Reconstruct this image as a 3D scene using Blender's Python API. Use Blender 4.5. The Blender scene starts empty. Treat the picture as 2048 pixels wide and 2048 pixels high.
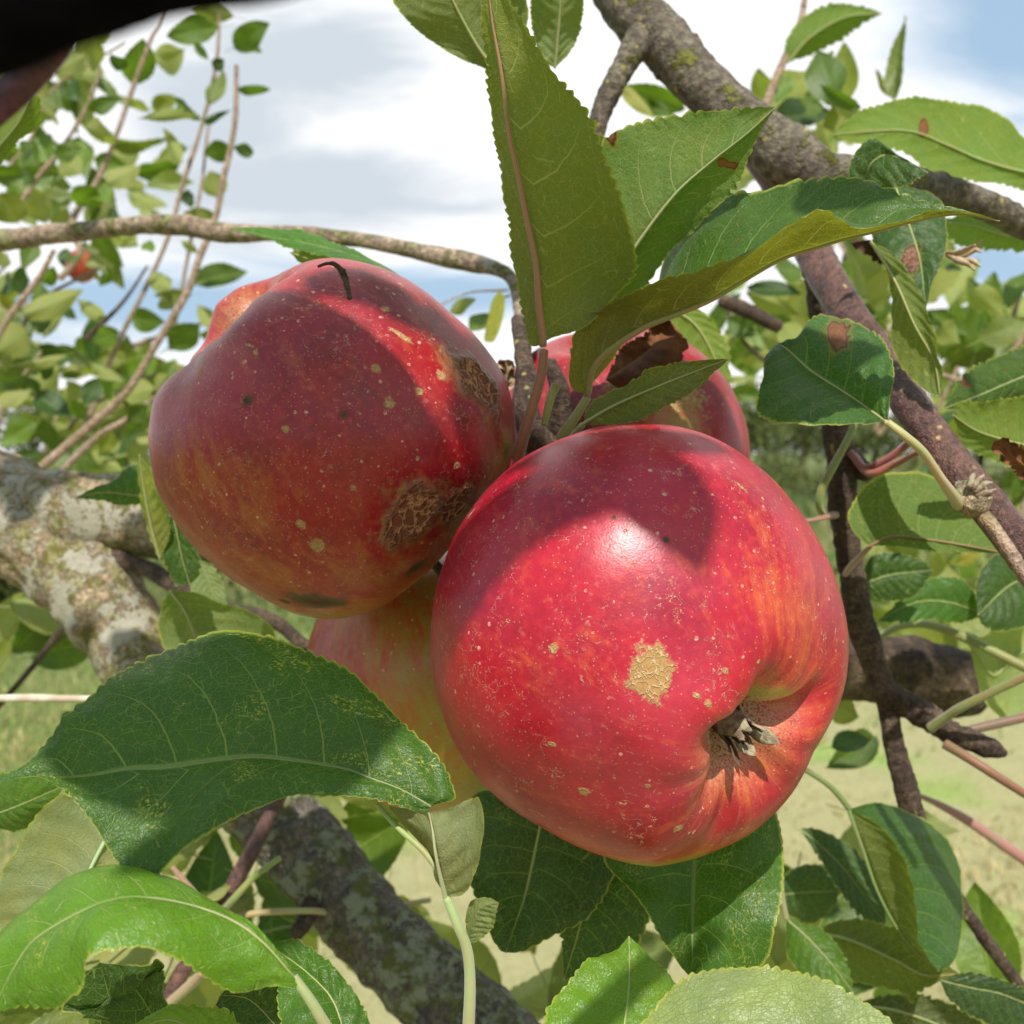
import bpy, math, random
import numpy as np
from mathutils import Vector, Matrix
R = math.radians
random.seed(7); RNG = np.random.default_rng(7)
sc = bpy.context.scene
col = sc.collection

# ------------------------------------------------------------ camera, sky, sun, exposure
PITCH = R(3.1)
F = 1024 / math.tan(R(25))
CAM = np.array([0.0, 0.0, 1.35])
RX = np.array([1.0, 0, 0]); UPV = np.array([0, math.sin(PITCH), math.cos(PITCH)]); FW = np.array([0, math.cos(PITCH), -math.sin(PITCH)])
cd = bpy.data.cameras.new('camera'); cam = bpy.data.objects.new('camera', cd); col.objects.link(cam)
cd.sensor_width = 36; cd.lens = 18 / math.tan(R(25)); cd.clip_start = 0.004; cd.clip_end = 3000
cam.location = CAM; cam.rotation_euler = (R(90) - PITCH, 0, 0)
cd.dof.use_dof = True; cd.dof.focus_distance = 0.188; cd.dof.aperture_fstop = 33
sc.camera = cam
SUNC = np.array([0.02, 0.74, -0.67])
SUN = SUNC[0] * RX + SUNC[1] * UPV + SUNC[2] * FW; SUN /= np.linalg.norm(SUN)
sd = bpy.data.lights.new('sun', 'SUN'); so = bpy.data.objects.new('sun', sd); col.objects.link(so)
sd.energy = 5.0; sd.angle = R(0.65); sd.color = (1, 0.955, 0.88)
so.rotation_euler = Vector(SUN).to_track_quat('Z', 'Y').to_euler(); so.location = (0, -3, 8)
sc.view_settings.view_transform = 'Standard'; sc.view_settings.look = 'None'
sc.view_settings.gamma = 1; sc.view_settings.exposure = 0.26
sc.cycles.max_bounces = 8; sc.cycles.transparent_max_bounces = 8; sc.cycles.caustics_reflective = False; sc.cycles.caustics_refractive = False

def ease(o, i, v):
    if hasattr(v, 'is_output') or isinstance(v, bpy.types.NodeSocket): o.id_data.links.new(v, o.inputs[i])
    elif v is not None:
        s = o.inputs[i]
        if hasattr(s.default_value, '__len__') and not hasattr(v, '__len__'): v = (v,) * len(s.default_value)
        if hasattr(s.default_value, '__len__') and len(s.default_value) == 4 and len(v) == 3: v = tuple(v) + (1,)
        s.default_value = v
class G:
    """small helper for node graphs"""
    def __init__(g, tree): g.t = tree; g.N = tree.nodes
    def n(g, typ, ins=None, **kw):
        o = g.N.new(typ)
        for k, v in kw.items(): setattr(o, k, v)
        for k, v in (ins or {}).items(): ease(o, k, v)
        return o
    def m(g, op, a, b=None, c=None, clamp=False):
        o = g.n('ShaderNodeMath', {0: a, 1: b, 2: c}, operation=op, use_clamp=clamp); return o.outputs[0]
    def vm(g, op, a, b=None):
        o = g.n('ShaderNodeVectorMath', {0: a, 1: b}, operation=op); return o.outputs[0]
    def sep(g, v): return g.n('ShaderNodeSeparateXYZ', {0: v}).outputs
    def com(g, x, y, z): return g.n('ShaderNodeCombineXYZ', {0: x, 1: y, 2: z}).outputs[0]
    def mix(g, f, a, b, mode='MIX'):
        o = g.n('ShaderNodeMix', data_type='RGBA', blend_type=mode); ease(o, 0, f); ease(o, 6, a); ease(o, 7, b); return o.outputs[2]
    def noise(g, v, scale, detail=3, rough=0.55, dist=0.0, out=0):
        return g.n('ShaderNodeTexNoise', {'Vector': v, 'Scale': scale, 'Detail': detail, 'Roughness': rough, 'Distortion': dist}).outputs[out]
    def vor(g, v, scale, feature='F1', rand=1.0, out=0):
        return g.n('ShaderNodeTexVoronoi', {'Vector': v, 'Scale': scale, 'Randomness': rand}, feature=feature).outputs[out]
    def ss(g, x, a, b):           # smoothstep a..b -> 0..1 (a may exceed b)
        o = g.n('ShaderNodeMapRange', {0: x, 1: a, 2: b, 3: 0.0, 4: 1.0}, interpolation_type='SMOOTHSTEP'); return o.outputs[0]
    def attr(g, name, typ='GEOMETRY', out=2): return g.n('ShaderNodeAttribute', attribute_name=name, attribute_type=typ).outputs[out]
    def bump(g, h, strength, dist, normal=None):
        return g.n('ShaderNodeBump', {'Height': h, 'Strength': strength, 'Distance': dist, 'Normal': normal}).outputs[0]
def newmat(name):
    m = bpy.data.materials.new(name); m.use_nodes = True
    for n in list(m.node_tree.nodes): m.node_tree.nodes.remove(n)
    g = G(m.node_tree); return m, g
def finish(g, shader): g.n('ShaderNodeOutputMaterial', {0: shader})
def pbsdf(g, **k):
    ren = {'color': 'Base Color', 'rough': 'Roughness', 'normal': 'Normal', 'spec': 'Specular IOR Level', 'coat': 'Coat Weight', 'coatr': 'Coat Roughness', 'sheen': 'Sheen Weight'}
    return g.n('ShaderNodeBsdfPrincipled', {ren[a]: b for a, b in k.items()}).outputs[0]

w = bpy.data.worlds.new('World'); sc.world = w; w.use_nodes = True
for n in list(w.node_tree.nodes): w.node_tree.nodes.remove(n)
g = G(w.node_tree)
elev = math.asin(SUN[2]); azi = math.atan2(SUN[0], SUN[1])
sky = g.n('ShaderNodeTexSky', sky_type='NISHITA', sun_disc=False, sun_elevation=elev, sun_rotation=azi, air_density=1.0, dust_density=1.2, ozone_density=1.0)
d3 = g.n('ShaderNodeTexCoord').outputs['Generated']
dx, dy, dz = g.sep(d3)[:3]
dzp = g.m('ADD', g.m('ABSOLUTE', dz), 0.22)
cp = g.com(g.m('DIVIDE', dx, dzp), g.m('DIVIDE', dy, dzp), 0.0)      # clouds lie on a flat layer
cp = g.vm('ADD', cp, (3.1, 0.4, 0.0))
big = g.noise(cp, 0.85, 5, 0.55, 0.4)
wisp = g.noise(g.vm('MULTIPLY', cp, (1.0, 1.8, 1)), 1.6, 6, 0.6, 0.6)
dyp = g.m('MAXIMUM', dy, 0.05); hx = g.m('DIVIDE', dx, dyp); hz = g.m('DIVIDE', dz, dyp)
front = g.ss(dy, 0.3, 0.5)
def gapat(px, py, rx, ry):          # a gap or shade in the cloud layer round one direction
    ax, az = (px - 1024) / F, (908 - py) / F
    ex = g.m('DIVIDE', g.m('SUBTRACT', hx, ax), rx / F); ez = g.m('DIVIDE', g.m('SUBTRACT', hz, az), ry / F)
    e = g.m('SQRT', g.m('ADD', g.m('MULTIPLY', ex, ex), g.m('MULTIPLY', ez, ez)))
    return g.m('SUBTRACT', 1.25, g.m('ADD', e, g.m('MULTIPLY', g.m('SUBTRACT', wisp, 0.5), 2.2)))
gaps = g.m('MAXIMUM', g.m('MAXIMUM', gapat(330, 615, 620, 75), gapat(2010, 90, 300, 190)), g.m('MAXIMUM', gapat(2000, 540, 190, 70), gapat(850, 590, 330, 55)))
gapf = g.ss(gaps, -0.1, 1.0)
gapo = g.ss(big, 0.60, 0.48)
gap_ = g.m('ADD', g.m('MULTIPLY', gapf, front), g.m('MULTIPLY', gapo, g.m('SUBTRACT', 1.0, front)), clamp=True)
gry = g.m('MAXIMUM', gapat(520, 400, 620, 100), g.m('MAXIMUM', gapat(640, 110, 330, 130), gapat(420, 250, 200, 160)))
greyf = g.m('ADD', g.m('MULTIPLY', g.ss(gry, 0.0, 0.9), front), g.m('MULTIPLY', g.ss(wisp, 0.45, 0.65), g.m('SUBTRACT', 1.0, front)), clamp=True)
ccol = g.mix(g.m('MULTIPLY', greyf, 0.85), (19.0, 19.1, 19.3), (9.8, 11.1, 12.4))
blue = g.mix(0.65, sky.outputs[0], (9.6, 13.6, 17.8))
fin = g.mix(gap_, ccol, blue)
bg = g.n('ShaderNodeBackground', {0: fin, 1: 0.050})
g.n('ShaderNodeOutputWorld', {0: bg.outputs[0]})

# ------------------------------------------------------------ helpers: space, noise, meshes
def W(px, py, d):                 # a point seen at photo pixel (px, py), d metres along the lens axis
    return CAM + RX * ((px - 1024) / F * d) + UPV * (-(py - 1024) / F * d) + FW * d
def Wv(p): return np.array([W(*q[:3]) for q in p])
def hash3(ix, iy, iz, seed):
    h = (ix.astype(np.int64) * 374761393 + iy.astype(np.int64) * 668265263 + iz.astype(np.int64) * 2147483647 + seed * 974711) & 0xffffffff
    h = ((h ^ (h >> 13)) * 1274126177) & 0xffffffff
    h = ((h ^ (h >> 16)) * 2246822519) & 0xffffffff
    return ((h ^ (h >> 15)) & 0xffffff) / float(0xffffff)
def vnoise(p, seed=0):
    i = np.floor(p).astype(np.int64); f = p - i; f = f * f * (3 - 2 * f); r = 0
    for a in (0, 1):
        for b in (0, 1):
            for c in (0, 1):
                wgt = (f[..., 0] if a else 1 - f[..., 0]) * (f[..., 1] if b else 1 - f[..., 1]) * (f[..., 2] if c else 1 - f[..., 2])
                r = r + wgt * hash3(i[..., 0] + a, i[..., 1] + b, i[..., 2] + c, seed)
    return r * 2 - 1
def fbm(p, oct=4, seed=0, gain=0.5):
    r = 0; a = 1.0; q = p.copy()
    for o in range(oct): r = r + a * vnoise(q, seed + o); q = q * 2.03; a *= gain
    return r
def worley(p, seed=0):
    i = np.floor(p).astype(np.int64); f1 = np.full(p.shape[:-1], 9.0); f2 = f1.copy()
    for a in (-1, 0, 1):
        for b in (-1, 0, 1):
            for c in (-1, 0, 1):
                j = i + np.array([a, b, c])
                q = np.stack([j[..., k] + hash3(j[..., 0], j[..., 1], j[..., 2], seed + 11 * k) for k in range(3)], -1)
                d = np.linalg.norm(q - p, axis=-1); f2 = np.where(d < f1, f1, np.minimum(f2, d)); f1 = np.minimum(f1, d)
    return f1, f2
def spline(P, n, closed=False):
    """Catmull-Rom through P (k x m) resampled to n points evenly by length of the first 3 columns"""
    P = np.asarray(P, float)
    if len(P) == 2: P = np.array([P[0], (P[0] + P[1]) / 2, P[1]])
    Q = np.vstack([2 * P[0] - P[1], P, 2 * P[-1] - P[-2]]); out = []
    for k in range(1, len(Q) - 2):
        for t in np.linspace(0, 1, 16, endpoint=False):
            a, b, c, d = Q[k - 1], Q[k], Q[k + 1], Q[k + 2]
            out.append(0.5 * ((2 * b) + (c - a) * t + (2 * a - 5 * b + 4 * c - d) * t * t + (3 * b - a - 3 * c + d) * t ** 3))
    out.append(P[-1]); out = np.array(out)
    s = np.r_[0, np.cumsum(np.linalg.norm(np.diff(out[:, :3], axis=0), axis=1))]
    tt = np.linspace(0, s[-1], n)
    return np.stack([np.interp(tt, s, out[:, j]) for j in range(P.shape[1])], 1)
def nrm(v): return v / np.maximum(np.linalg.norm(v, axis=-1, keepdims=True), 1e-12)
def mesh_from(name, V, faces, attrs=None, uv=None, smooth=True):
    me = bpy.data.meshes.new(name)
    V = np.asarray(V, np.float32); faces = np.asarray(faces, np.int32)
    me.vertices.add(len(V)); me.vertices.foreach_set('co', V.ravel())
    k = faces.shape[1]
    me.loops.add(faces.size); me.loops.foreach_set('vertex_index', faces.ravel())
    me.polygons.add(len(faces)); me.polygons.foreach_set('loop_start', np.arange(0, faces.size, k, dtype=np.int32))
    me.polygons.foreach_set('loop_total', np.full(len(faces), k, np.int32))
    if smooth: me.polygons.foreach_set('use_smooth', np.ones(len(faces), bool))
    me.update(calc_edges=True)
    for a, v in (attrs or {}).items():
        v = np.asarray(v, np.float32)
        if v.ndim == 1: at = me.attributes.new(a, 'FLOAT', 'POINT'); at.data.foreach_set('value', v)
        else: at = me.attributes.new(a, 'FLOAT_VECTOR', 'POINT'); at.data.foreach_set('vector', v.ravel())
    return me
def grid_faces(nr, nc, wrap=False, off=0):
    r = np.arange(nr - 1)[:, None]; c = np.arange(nc if wrap else nc - 1)[None, :]
    c2 = (c + 1) % nc
    f = np.stack([r * nc + c, r * nc + c2, (r + 1) * nc + c2, (r + 1) * nc + c], -1).reshape(-1, 4)
    return f + off
def link(name, me, mat, parent=None, origin=None, label=None, cat=None, group=None, kind=None):
    o = bpy.data.objects.new(name, me); col.objects.link(o)
    if me is not None and mat is not None and len(me.materials) == 0:
        me.materials.append(mat)
    if origin is not None: o.location = origin
    if parent is not None:
        o.parent = parent
        o.matrix_parent_inverse = Matrix.Identity(4)
        base = np.array(parent_world(parent)); o.location = Vector((np.array(origin) if origin is not None else np.zeros(3)) - base)
    for k, v in (('label', label), ('category', cat), ('group', group), ('kind', kind)):
        if v: o[k] = v
    return o
def parent_world(p):
    l = np.array(p.location)
    while p.parent is not None: p = p.parent; l = l + np.array(p.location)
    return l
def empty(name, loc, label, cat, group=None):
    o = bpy.data.objects.new(name, None); col.objects.link(o); o.location = loc; o.empty_display_size = 0.05
    o['label'] = label; o['category'] = cat
    if group: o['group'] = group
    return o

# ------------------------------------------------------------ materials
def leaf_material(name, fine=True):
    m, g = newmat(name)
    info = g.n('ShaderNodeObjectInfo'); oc = g.mix(1.0, info.outputs['Color'], (1.12, 1.0, 0.55), 'MULTIPLY'); rnd = info.outputs['Random']
    uv = g.attr('muv', out=1); u = g.attr('vu'); v = g.attr('vv'); ph = g.attr('vp')
    rs = g.m('MULTIPLY', rnd, 37.0); mv = g.vm('ADD', uv, g.com(rs, rs, rs))
    av = g.m('ABSOLUTE', v)
    dwarp = g.noise(mv, 0.35, 2, 0.5)
    # lateral veins: distance to the integer phase lines
    fr = g.m('ABSOLUTE', g.m('SUBTRACT', g.m('FRACT', g.m('ADD', ph, g.m('MULTIPLY', dwarp, 0.10))), 0.5))
    wid = g.m('MULTIPLY_ADD', av, -0.018, 0.026)
    lat = g.ss(g.m('SUBTRACT', fr, g.m('SUBTRACT', 0.5, wid)), -0.010, 0.010)
    lat = g.m('MULTIPLY', lat, g.ss(av, 1.0, 0.55))
    mid = g.ss(av, 0.035, 0.012)
    if fine:
        wv = g.vm('ADD', mv, g.vm('MULTIPLY', g.n('ShaderNodeTexNoise', {'Vector': mv, 'Scale': 0.6}).outputs[1], (0.8, 0.8, 0)))
        r1 = g.ss(g.vor(wv, 0.50, 'DISTANCE_TO_EDGE', 0.9), 0.030, 0.008)
        r2 = g.ss(g.vor(wv, 1.5, 'DISTANCE_TO_EDGE', 0.85), 0.075, 0.02)
        net = g.m('MAXIMUM', g.m('MULTIPLY', r1, 0.85), g.m('MULTIPLY', r2, 0.42))
        vein = g.m('MAXIMUM', g.m('MAXIMUM', lat, mid), net)
    else:
        vein = g.m('MAXIMUM', lat, mid); net = 0.0
    back = g.n('ShaderNodeNewGeometry').outputs['Backfacing']
    n1 = g.noise(mv, 0.12, 3, 0.6); n2 = g.noise(mv, 2.6, 2, 0.6)
    top = g.mix(g.ss(n1, 0.35, 0.7), oc, g.mix(1.0, oc, (1.25, 1.25, 0.9), 'MULTIPLY'))
    top = g.mix(g.m('MULTIPLY', n2, 0.35), top, g.mix(1.0, oc, (0.7, 0.75, 0.7), 'MULTIPLY'))
    # yellow mite mottling, rust blotches, yellow margin
    mot = g.m('MULTIPLY', g.ss(g.noise(mv, 0.16, 2, 0.5), 0.54, 0.66), g.ss(g.noise(mv, 1.9, 3, 0.7), 0.53, 0.62))
    ol = g.attr('mottle', 'OBJECT')
    mot = g.m('MULTIPLY', mot, ol)
    top = g.mix(g.m('MULTIPLY', mot, 0.8), top, (0.34, 0.34, 0.05))
    veincol = g.mix(0.5, oc, (0.30, 0.38, 0.12))
    top = g.mix(g.m('MULTIPLY', vein, 0.78), top, veincol)
    und = g.mix(0.62, oc, g.attr('under', 'OBJECT', 0))
    und = g.mix(g.ss(n1, 0.3, 0.75), und, g.mix(1.0, und, (1.15, 1.0, 0.75), 'MULTIPLY'))
    und = g.mix(g.m('MULTIPLY', n2, 0.25), und, g.mix(1.0, und, (0.7, 0.7, 0.7), 'MULTIPLY'))
    und = g.mix(g.m('MULTIPLY', vein, 0.5), und, (0.36, 0.36, 0.17))
    c = g.mix(back, top, und)
    edge = g.ss(g.m('ADD', av, g.m('MULTIPLY', n1, 0.02)), 0.972, 1.0)
    c = g.mix(g.m('MULTIPLY', edge, 0.75), c, (0.33, 0.34, 0.06))
    rust = g.m('MULTIPLY', g.ss(g.noise(g.vm('ADD', mv, (9, 3, 1)), 0.22, 3, 0.6), 0.66, 0.70), g.attr('rust', 'OBJECT'))
    c = g.mix(rust, c, (0.17, 0.05, 0.018))
    spot = g.attr('spot'); c = g.mix(g.m('MULTIPLY', g.ss(spot, 0.05, 0.45), 0.6), c, (0.20, 0.17, 0.03)); c = g.mix(g.ss(spot, 0.42, 0.6), c, (0.08, 0.028, 0.012))
    c = g.mix(g.ss(spot, 0.6, 0.8), c, g.mix(n2, (0.26, 0.11, 0.055), (0.14, 0.05, 0.025)))
    h = g.m('MULTIPLY', vein, g.m('MULTIPLY_ADD', back, 1.6, -1.0))
    h = g.m('ADD', h, g.m('MULTIPLY', n2, 0.6))
    h = g.m('ADD', h, g.m('MULTIPLY', g.noise(mv, 0.45, 3, 0.5), 2.2))
    nor = g.bump(h, 0.7, 0.00034)
    rough = g.m('MULTIPLY_ADD', back, 0.25, g.m('MULTIPLY_ADD', n2, 0.12, 0.30))
    sp = g.m('MULTIPLY_ADD', back, -0.20, 0.40)
    p = pbsdf(g, color=c, rough=rough, normal=nor, spec=sp)
    tc = g.mix(1.0, c, (1.9, 2.3, 0.55), 'MULTIPLY')
    tr = g.n('ShaderNodeBsdfTranslucent', {0: tc, 1: nor}).outputs[0]
    finish(g, g.n('ShaderNodeMixShader', {0: 0.30, 1: p, 2: tr}).outputs[0]); return m
M_LEAF = leaf_material('apple_leaf'); M_LEAFB = leaf_material('apple_leaf_far', False)

def stalk_material():
    m, g = newmat('leaf_stalk'); tc = g.n('ShaderNodeTexCoord').outputs['Object']
    oc = g.n('ShaderNodeObjectInfo').outputs['Color']; a = g.attr('along')
    n = g.noise(tc, 900, 3, 0.6); n2 = g.noise(tc, 120, 2)
    c = g.mix(g.m('MULTIPLY', g.ss(n2, 0.4, 0.6), 0.5), oc, g.mix(1.0, oc, (0.7, 1.25, 0.9), 'MULTIPLY')); c = g.mix(g.ss(a, 0.6, 1.1), c, g.mix(0.35, c, (0.24, 0.05, 0.04))); c = g.mix(g.m('MULTIPLY', n, 0.35), c, g.mix(0.5, c, (0.42, 0.36, 0.22)))
    finish(g, pbsdf(g, color=c, rough=0.5, spec=0.35, normal=g.bump(n, 0.4, 0.0002), sheen=0.3)); return m
M_STALK = stalk_material()

def bark_material(name, ca, cb, lich, lich_amt, lent=(0.30, 0.27, 0.09), rough=0.75, spec=0.25, rings=0.5, scale=1.0, white=0.0):
    m, g = newmat(name)
    tc = g.n('ShaderNodeTexCoord').outputs['Object']; uv = g.attr('buv', out=1)
    s = scale
    n1 = g.noise(tc, 70 * s, 5, 0.6); n2 = g.noise(tc, 420 * s, 4, 0.65); n3 = g.noise(tc, 1500 * s, 2, 0.6)
    ring = g.noise(g.vm('MULTIPLY', uv, (1.2, 520.0 * s, 0)), 1.0, 4, 0.6, 0.6)
    streak = g.noise(g.vm('MULTIPLY', uv, (14.0, 60.0 * s, 0)), 1.0, 3, 0.6)
    c = g.mix(g.ss(n1, 0.35, 0.65), ca, cb)
    c = g.mix(g.m('MULTIPLY', g.ss(ring, 0.45, 0.7), rings), c, g.mix(1.0, c, (0.45, 0.42, 0.40), 'MULTIPLY'))
    c = g.mix(g.ss(n2, 0.38, 0.66), g.mix(1.0, c, (0.62, 0.60, 0.58), 'MULTIPLY'), g.mix(1.0, c, (1.45, 1.42, 1.35), 'MULTIPLY'))
    c = g.mix(g.ss(n3, 0.62, 0.75), c, g.mix(1.0, c, (0.4, 0.38, 0.36), 'MULTIPLY'))
    la = g.m('MULTIPLY', g.ss(g.m('ADD', g.noise(tc, 95 * s, 5, 0.7), g.m('MULTIPLY', n2, 0.25)), 0.86 - 0.42 * lich_amt, 0.93 - 0.42 * lich_amt), 1.0)
    lc = g.mix(g.ss(g.noise(tc, 160 * s, 3, 0.6), 0.42, 0.6), lich, (lich[0] * 0.45, lich[1] * 0.45, lich[2] * 0.22))
    c = g.mix(la, c, lc)
    if white:
        wa = g.ss(g.m('ADD', g.noise(g.vm('ADD', tc, (3, 5, 7)), 60 * s, 5, 0.7), g.m('MULTIPLY', n2, 0.3)), 0.90 - 0.4 * white, 0.97 - 0.4 * white)
        c = g.mix(wa, c, g.mix(g.m('MULTIPLY', n3, 0.6), (0.50, 0.47, 0.37), (0.32, 0.29, 0.21)))
        la = g.m('MAXIMUM', la, wa)
    lt = g.attr('lent'); c = g.mix(g.ss(lt, 0.25, 0.6), c, lent)
    h = g.m('ADD', g.m('MULTIPLY', ring, rings), g.m('ADD', n2, g.m('MULTIPLY', n3, 0.5)))
    h = g.m('ADD', h, g.m('MULTIPLY', la, g.m('MULTIPLY_ADD', n3, 0.9, 0.3)))
    finish(g, pbsdf(g, color=c, rough=g.m('MULTIPLY_ADD', la, 0.15, rough), spec=spec, normal=g.bump(h, 0.9, 0.0016 / s))); return m
M_BARK_GREY = bark_material('bark_grey_olive', (0.115, 0.095, 0.075), (0.17, 0.152, 0.115), (0.20, 0.20, 0.05), 0.42, lent=(0.36, 0.31, 0.08), rings=0.45)
M_BARK_SHOOT = bark_material('bark_purple_brown', (0.075, 0.032, 0.026), (0.13, 0.062, 0.045), (0.2, 0.15, 0.09), 0.05, lent=(0.42, 0.30, 0.14), rough=0.36, spec=0.5, rings=0.15, scale=1.4)
M_BARK_TWIG = bark_material('bark_dark_twig', (0.055, 0.036, 0.028), (0.11, 0.078, 0.055), (0.2, 0.17, 0.08), 0.2, rings=0.8, scale=2.0)
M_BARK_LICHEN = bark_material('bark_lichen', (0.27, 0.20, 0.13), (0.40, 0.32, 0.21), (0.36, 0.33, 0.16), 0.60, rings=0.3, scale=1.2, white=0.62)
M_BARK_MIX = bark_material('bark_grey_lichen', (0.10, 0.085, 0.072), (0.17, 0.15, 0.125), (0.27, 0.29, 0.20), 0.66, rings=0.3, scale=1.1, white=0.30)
M_BARK_ARCH = bark_material('bark_arching', (0.27, 0.20, 0.15), (0.38, 0.30, 0.22), (0.34, 0.33, 0.16), 0.5, rings=0.4, scale=1.1, white=0.4)
M_BARK_DARKL = bark_material('bark_dark_lichen', (0.05, 0.034, 0.024), (0.11, 0.08, 0.05), (0.22, 0.23, 0.13), 0.42, rings=0.25, scale=1.0, white=0.15)
M_BARK_FINE = bark_material('bark_pale_shoot', (0.36, 0.26, 0.21), (0.27, 0.20, 0.12), (0.3, 0.28, 0.2), 0.1, rings=0.3, scale=1.0, rough=0.6)
M_BLACK = bark_material('lens_cover_black', (0.0022, 0.0018, 0.003), (0.004, 0.003, 0.005), (0.004, 0.004, 0.004), 0.0, lent=(0.004, 0.004, 0.004), rough=0.9, spec=0.03)  # for the tube that stands in for the lens cover, no bark
M_PURPLE = bark_material('bark_purple_stem', (0.075, 0.012, 0.042), (0.10, 0.025, 0.045), (0.2, 0.12, 0.07), 0.05, lent=(0.4, 0.25, 0.12), rough=0.4, spec=0.5, rings=0.1, scale=3)

def apple_material():
    m, g = newmat('apple_skin')
    tc = g.n('ShaderNodeTexCoord').outputs['Object']
    info = g.n('ShaderNodeObjectInfo'); rs = g.m('MULTIPLY', info.outputs['Random'], 13.0)
    q = g.vm('ADD', g.vm('MULTIPLY', tc, (25.0, 25.0, 25.0)), g.com(rs, rs, rs))   # about one unit per apple radius
    x, y, z = g.sep(tc)[:3]
    rr = g.m('SQRT', g.m('ADD', g.m('ADD', g.m('MULTIPLY', x, x), g.m('MULTIPLY', y, y)), 1e-7))
    st = g.com(g.m('DIVIDE', x, rr), g.m('DIVIDE', y, rr), g.m('MULTIPLY', z, 14.0))
    stn = g.noise(g.vm('ADD', st, g.com(rs, rs, 0.0)), 9.0, 5, 0.62, 0.3)       # meridian streaks
    yel = g.attr('yel'); scab = g.attr('scab'); rus = g.attr('russet'); dark = g.attr('dark')
    n1 = g.noise(q, 2.2, 4, 0.55); n2 = g.noise(q, 26.0, 4, 0.6); n3 = g.noise(q, 90.0, 2, 0.6)
    dp = g.attr('deep_shade', 'OBJECT')  # darker skin per apple, mainly painting in the weaker light on the scabbed one
    red = g.mix(g.ss(n1, 0.38, 0.68), g.mix(dp, (0.38, 0.0065, 0.022), (0.27, 0.007, 0.013)), g.mix(dp, (0.26, 0.005, 0.021), (0.16, 0.007, 0.010)))
    red = g.mix(g.m('MULTIPLY', g.ss(n2, 0.40, 0.75), 0.5), red, g.mix(dp, (0.48, 0.020, 0.028), (0.36, 0.036, 0.018)))
    red = g.mix(g.m('MULTIPLY', g.ss(stn, 0.54, 0.72), 0.20), red, (0.52, 0.085, 0.030))
    # yellow ground colour shows where red fades
    ya = g.m('ADD', yel, g.m('MULTIPLY', g.m('SUBTRACT', stn, 0.5), 1.25))
    ya = g.m('ADD', ya, g.m('MULTIPLY', g.m('SUBTRACT', n2, 0.5), 0.45))
    c = g.mix(g.ss(ya, 0.05, 0.62), red, g.mix(dp, (0.50, 0.085, 0.020), (0.33, 0.085, 0.020)))
    c = g.mix(g.ss(ya, 0.40, 0.98), c, g.mix(dp, (0.36, 0.27, 0.035), (0.24, 0.19, 0.035)))
    bloom = g.ss(g.noise(q, 1.6, 3, 0.5), 0.45, 0.75)
    c = g.mix(g.m('MULTIPLY', bloom, g.m('MULTIPLY_ADD', dp, -0.06, 0.11)), c, (0.40, 0.16, 0.26))
    # fine pale speckle, lenticels and hair-thin russet scratches
    v1 = g.vor(g.vm('ADD', q, g.vm('MULTIPLY', g.n('ShaderNodeTexNoise', {'Vector': q, 'Scale': 9.0}).outputs[1], (0.02, 0.02, 0.02))), 15.0, 'F1', 1.0)
    vr = g.sep(g.n('ShaderNodeTexVoronoi', {'Vector': q, 'Scale': 15.0}).outputs[1])[0]
    lent = g.m('MULTIPLY', g.ss(g.m('SUBTRACT', v1, g.m('MULTIPLY', vr, 0.09)), 0.10, 0.03), g.ss(n3, 0.3, 0.55))
    c = g.mix(g.m('MULTIPLY', lent, g.m('MULTIPLY_ADD', vr, 0.55, 0.15)), c, (0.76, 0.40, 0.27))
    v2 = g.vor(q, 42.0, 'F1', 1.0); c = g.mix(g.m('MULTIPLY', g.ss(v2, 0.20, 0.04), 0.40), c, (0.80, 0.40, 0.28))
    wq = g.vm('ADD', q, g.vm('MULTIPLY', g.n('ShaderNodeTexNoise', {'Vector': q, 'Scale': 7.0, 'Detail': 5.0}).outputs[1], (0.55, 0.55, 0.55)))
    scr = g.m('MULTIPLY', g.ss(g.vor(wq, 3.6, 'DISTANCE_TO_EDGE', 1.0), 0.012, 0.003), g.ss(g.noise(q, 5.5, 3, 0.65), 0.53, 0.63))
    scr2 = g.m('MULTIPLY', g.ss(g.vor(g.vm('ADD', wq, (4, 4, 4)), 9.0, 'DISTANCE_TO_EDGE', 1.0), 0.022, 0.004), g.ss(g.noise(q, 3.4, 4, 0.7), 0.57, 0.66))
    scr = g.m('MAXIMUM', scr, scr2)
    c = g.mix(g.m('MULTIPLY', scr, 0.6), c, (0.64, 0.38, 0.24))
    pst = g.noise(g.vm('ADD', g.vm('MULTIPLY', st, (1, 1, 2.0)), (4.0, 2.0, 1.0)), 22.0, 4, 0.7, 0.2)
    c = g.mix(g.m('MULTIPLY', g.ss(pst, 0.58, 0.72), 0.22), c, (0.62, 0.30, 0.24))
    # russet patch, scab crust, dark sunken stain (marks of the skin itself)
    sq = g.vm('ADD', q, g.vm('MULTIPLY', g.n('ShaderNodeTexNoise', {'Vector': q, 'Scale': 14.0, 'Detail': 4.0}).outputs[1], (0.11, 0.11, 0.11)))
    cell = g.vor(sq, 15.0, 'DISTANCE_TO_EDGE', 1.0); cell3 = g.vor(sq, 30.0, 'DISTANCE_TO_EDGE', 1.0)
    rmask = g.ss(g.m('ADD', rus, g.m('MULTIPLY', g.m('SUBTRACT', n2, 0.5), 0.7)), 0.42, 0.60)
    rusc = g.mix(g.ss(cell3, 0.0, 0.10), (0.52, 0.38, 0.20), g.mix(n2, (0.44, 0.26, 0.10), (0.28, 0.14, 0.06)))
    c = g.mix(rmask, c, rusc)
    smask = g.ss(g.m('ADD', scab, g.m('MULTIPLY', g.m('SUBTRACT', n2, 0.5), 0.6)), 0.48, 0.60)
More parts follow.
